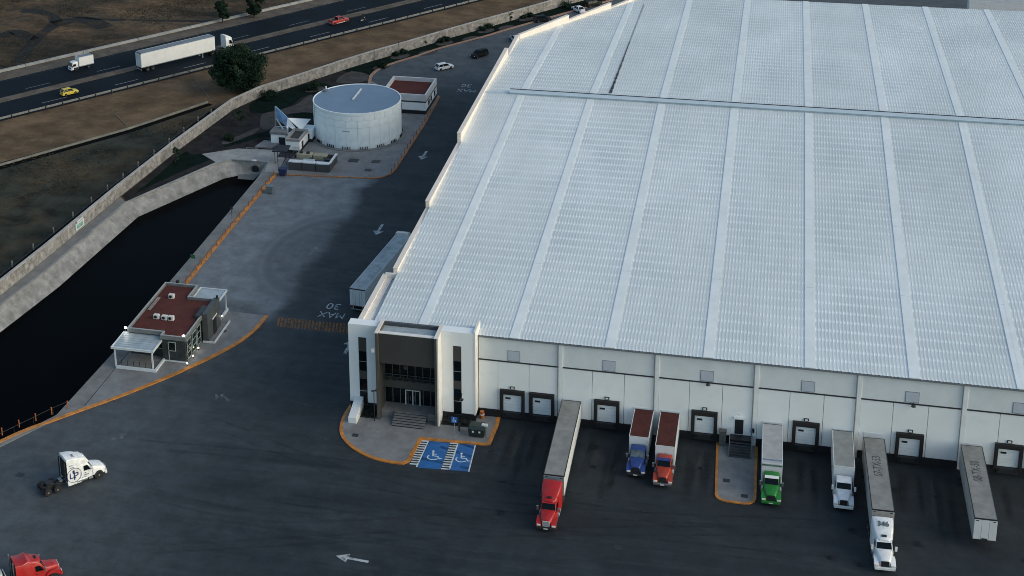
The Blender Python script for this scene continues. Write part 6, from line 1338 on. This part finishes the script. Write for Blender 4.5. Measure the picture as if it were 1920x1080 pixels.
MB().loft([sec(.40, .10, .10, .70, .95, .06), sec(.1, .17, .16, .62, 1.0, .08), sec(-.15, .12, .12, .64, .86, .06)]).build('fuel_tank', P_BLACK, mt, smooth=True)
MB().box(-.75, -.12, -.14, .14, .72, .83).build('seat', rubber, mt, bevel=.04); MB().tube((.40, -.36, 1.06), (.40, .36, 1.06), .025).build('handlebar', chrome, mt)
MB().cyl((.55, 0, .86), .1, .1, axis='x', n=12).build('headlight', lampw, mt); MB().box(-.1, .3, -.16, .16, .32, .62).build('engine', dsteel, mt, bevel=.03); MB().tube((.0, -.2, .35), (-.75, -.2, .42), .05).build('exhaust_pipe', chrome, mt)
J = [((-.25, 0, .92), .15), ((-.17, 0, 1.18), .15), ((-.06, 0, 1.42), .15), ((-.03, 0, 1.55), .065), ((.0, 0, 1.72), .115), ((.02, 0, 1.82), .09),
     ((-.05, .21, 1.40), .07), ((.10, .30, 1.20), .055), ((.36, .32, 1.10), .04), ((.43, .31, 1.08), .035), ((-.05, -.21, 1.40), .07), ((.10, -.30, 1.20), .055), ((.36, -.32, 1.10), .04), ((.43, -.31, 1.08), .035),
     ((-.15, .13, .88), .1), ((.18, .22, .80), .075), ((.0, .22, .42), .05), ((.14, .22, .36), .04), ((-.15, -.13, .88), .1), ((.18, -.22, .80), .075), ((.0, -.22, .42), .05), ((.14, -.22, .36), .04)]
Ln = [(0, 1), (1, 2), (2, 3), (3, 4), (4, 5), (2, 6), (6, 7), (7, 8), (8, 9), (2, 10), (10, 11), (11, 12), (12, 13), (0, 14), (14, 15), (15, 16), (16, 17), (0, 18), (18, 19), (19, 20), (20, 21)]
rd = skin_person('person', 'rider in dark clothes and helmet sitting on the black motorcycle', J, Ln, mc, th_, M('dark_clothing', (.012, .014, .018), .8, nscale=4, namt=.3))
MB().cyl((.01, 0, 1.80), .145, .06, n=14).loft([[(.01+r*math.cos(q*.5236), r*math.sin(q*.5236), z) for q in range(12)] for z, r in ((1.66, .12), (1.74, .15), (1.84, .145), (1.90, .10), (1.93, .03))]).build('helmet', P_BLACK, rd, smooth=True)
p = G(836, 131); car('hatchback', 'white hatchback on the side road behind the pump house', (p.x-.5, p.y+.5, .022), math.atan2(2.9, 3.1), P_WHITE, 'hatch', 4.3, 1.8, 1.5)
p = G(902, 108); car('parked_suv', 'black sports utility car on the road beside the warehouse corner', (p.x-.5, p.y+.6, .022), math.atan2(3.6, 2.6)+math.pi, P_BLACK, 'suv', 4.5, 1.85, 1.7)
p = G(966, 78); car('sedan', 'silver sedan half hidden behind the warehouse corner parapet', (p.x, p.y+.4, .022), R_(118), P_SILVER, 'sedan', 4.6, 1.8, 1.45)
p = G(1084, 22); car('sedan', 'white sedan parked by the garden behind the angled parapet', (p.x, p.y+.4, .022), R_(128), P_WHITE, 'sedan', 4.6, 1.8, 1.45)
p = G(1017, 41); car('parked_suv', 'dark car parked by the garden kerb behind the angled parapet', (p.x, p.y+.4, .022), R_(30), P_NAVY, 'suv', 4.4, 1.8, 1.6)
p = G(1112, 12); car('parked_suv', 'dark car parked nearest the white sedan behind the angled parapet', (p.x, p.y+.4, .022), R_(40), P_BLACK, 'suv', 4.6, 1.85, 1.65)
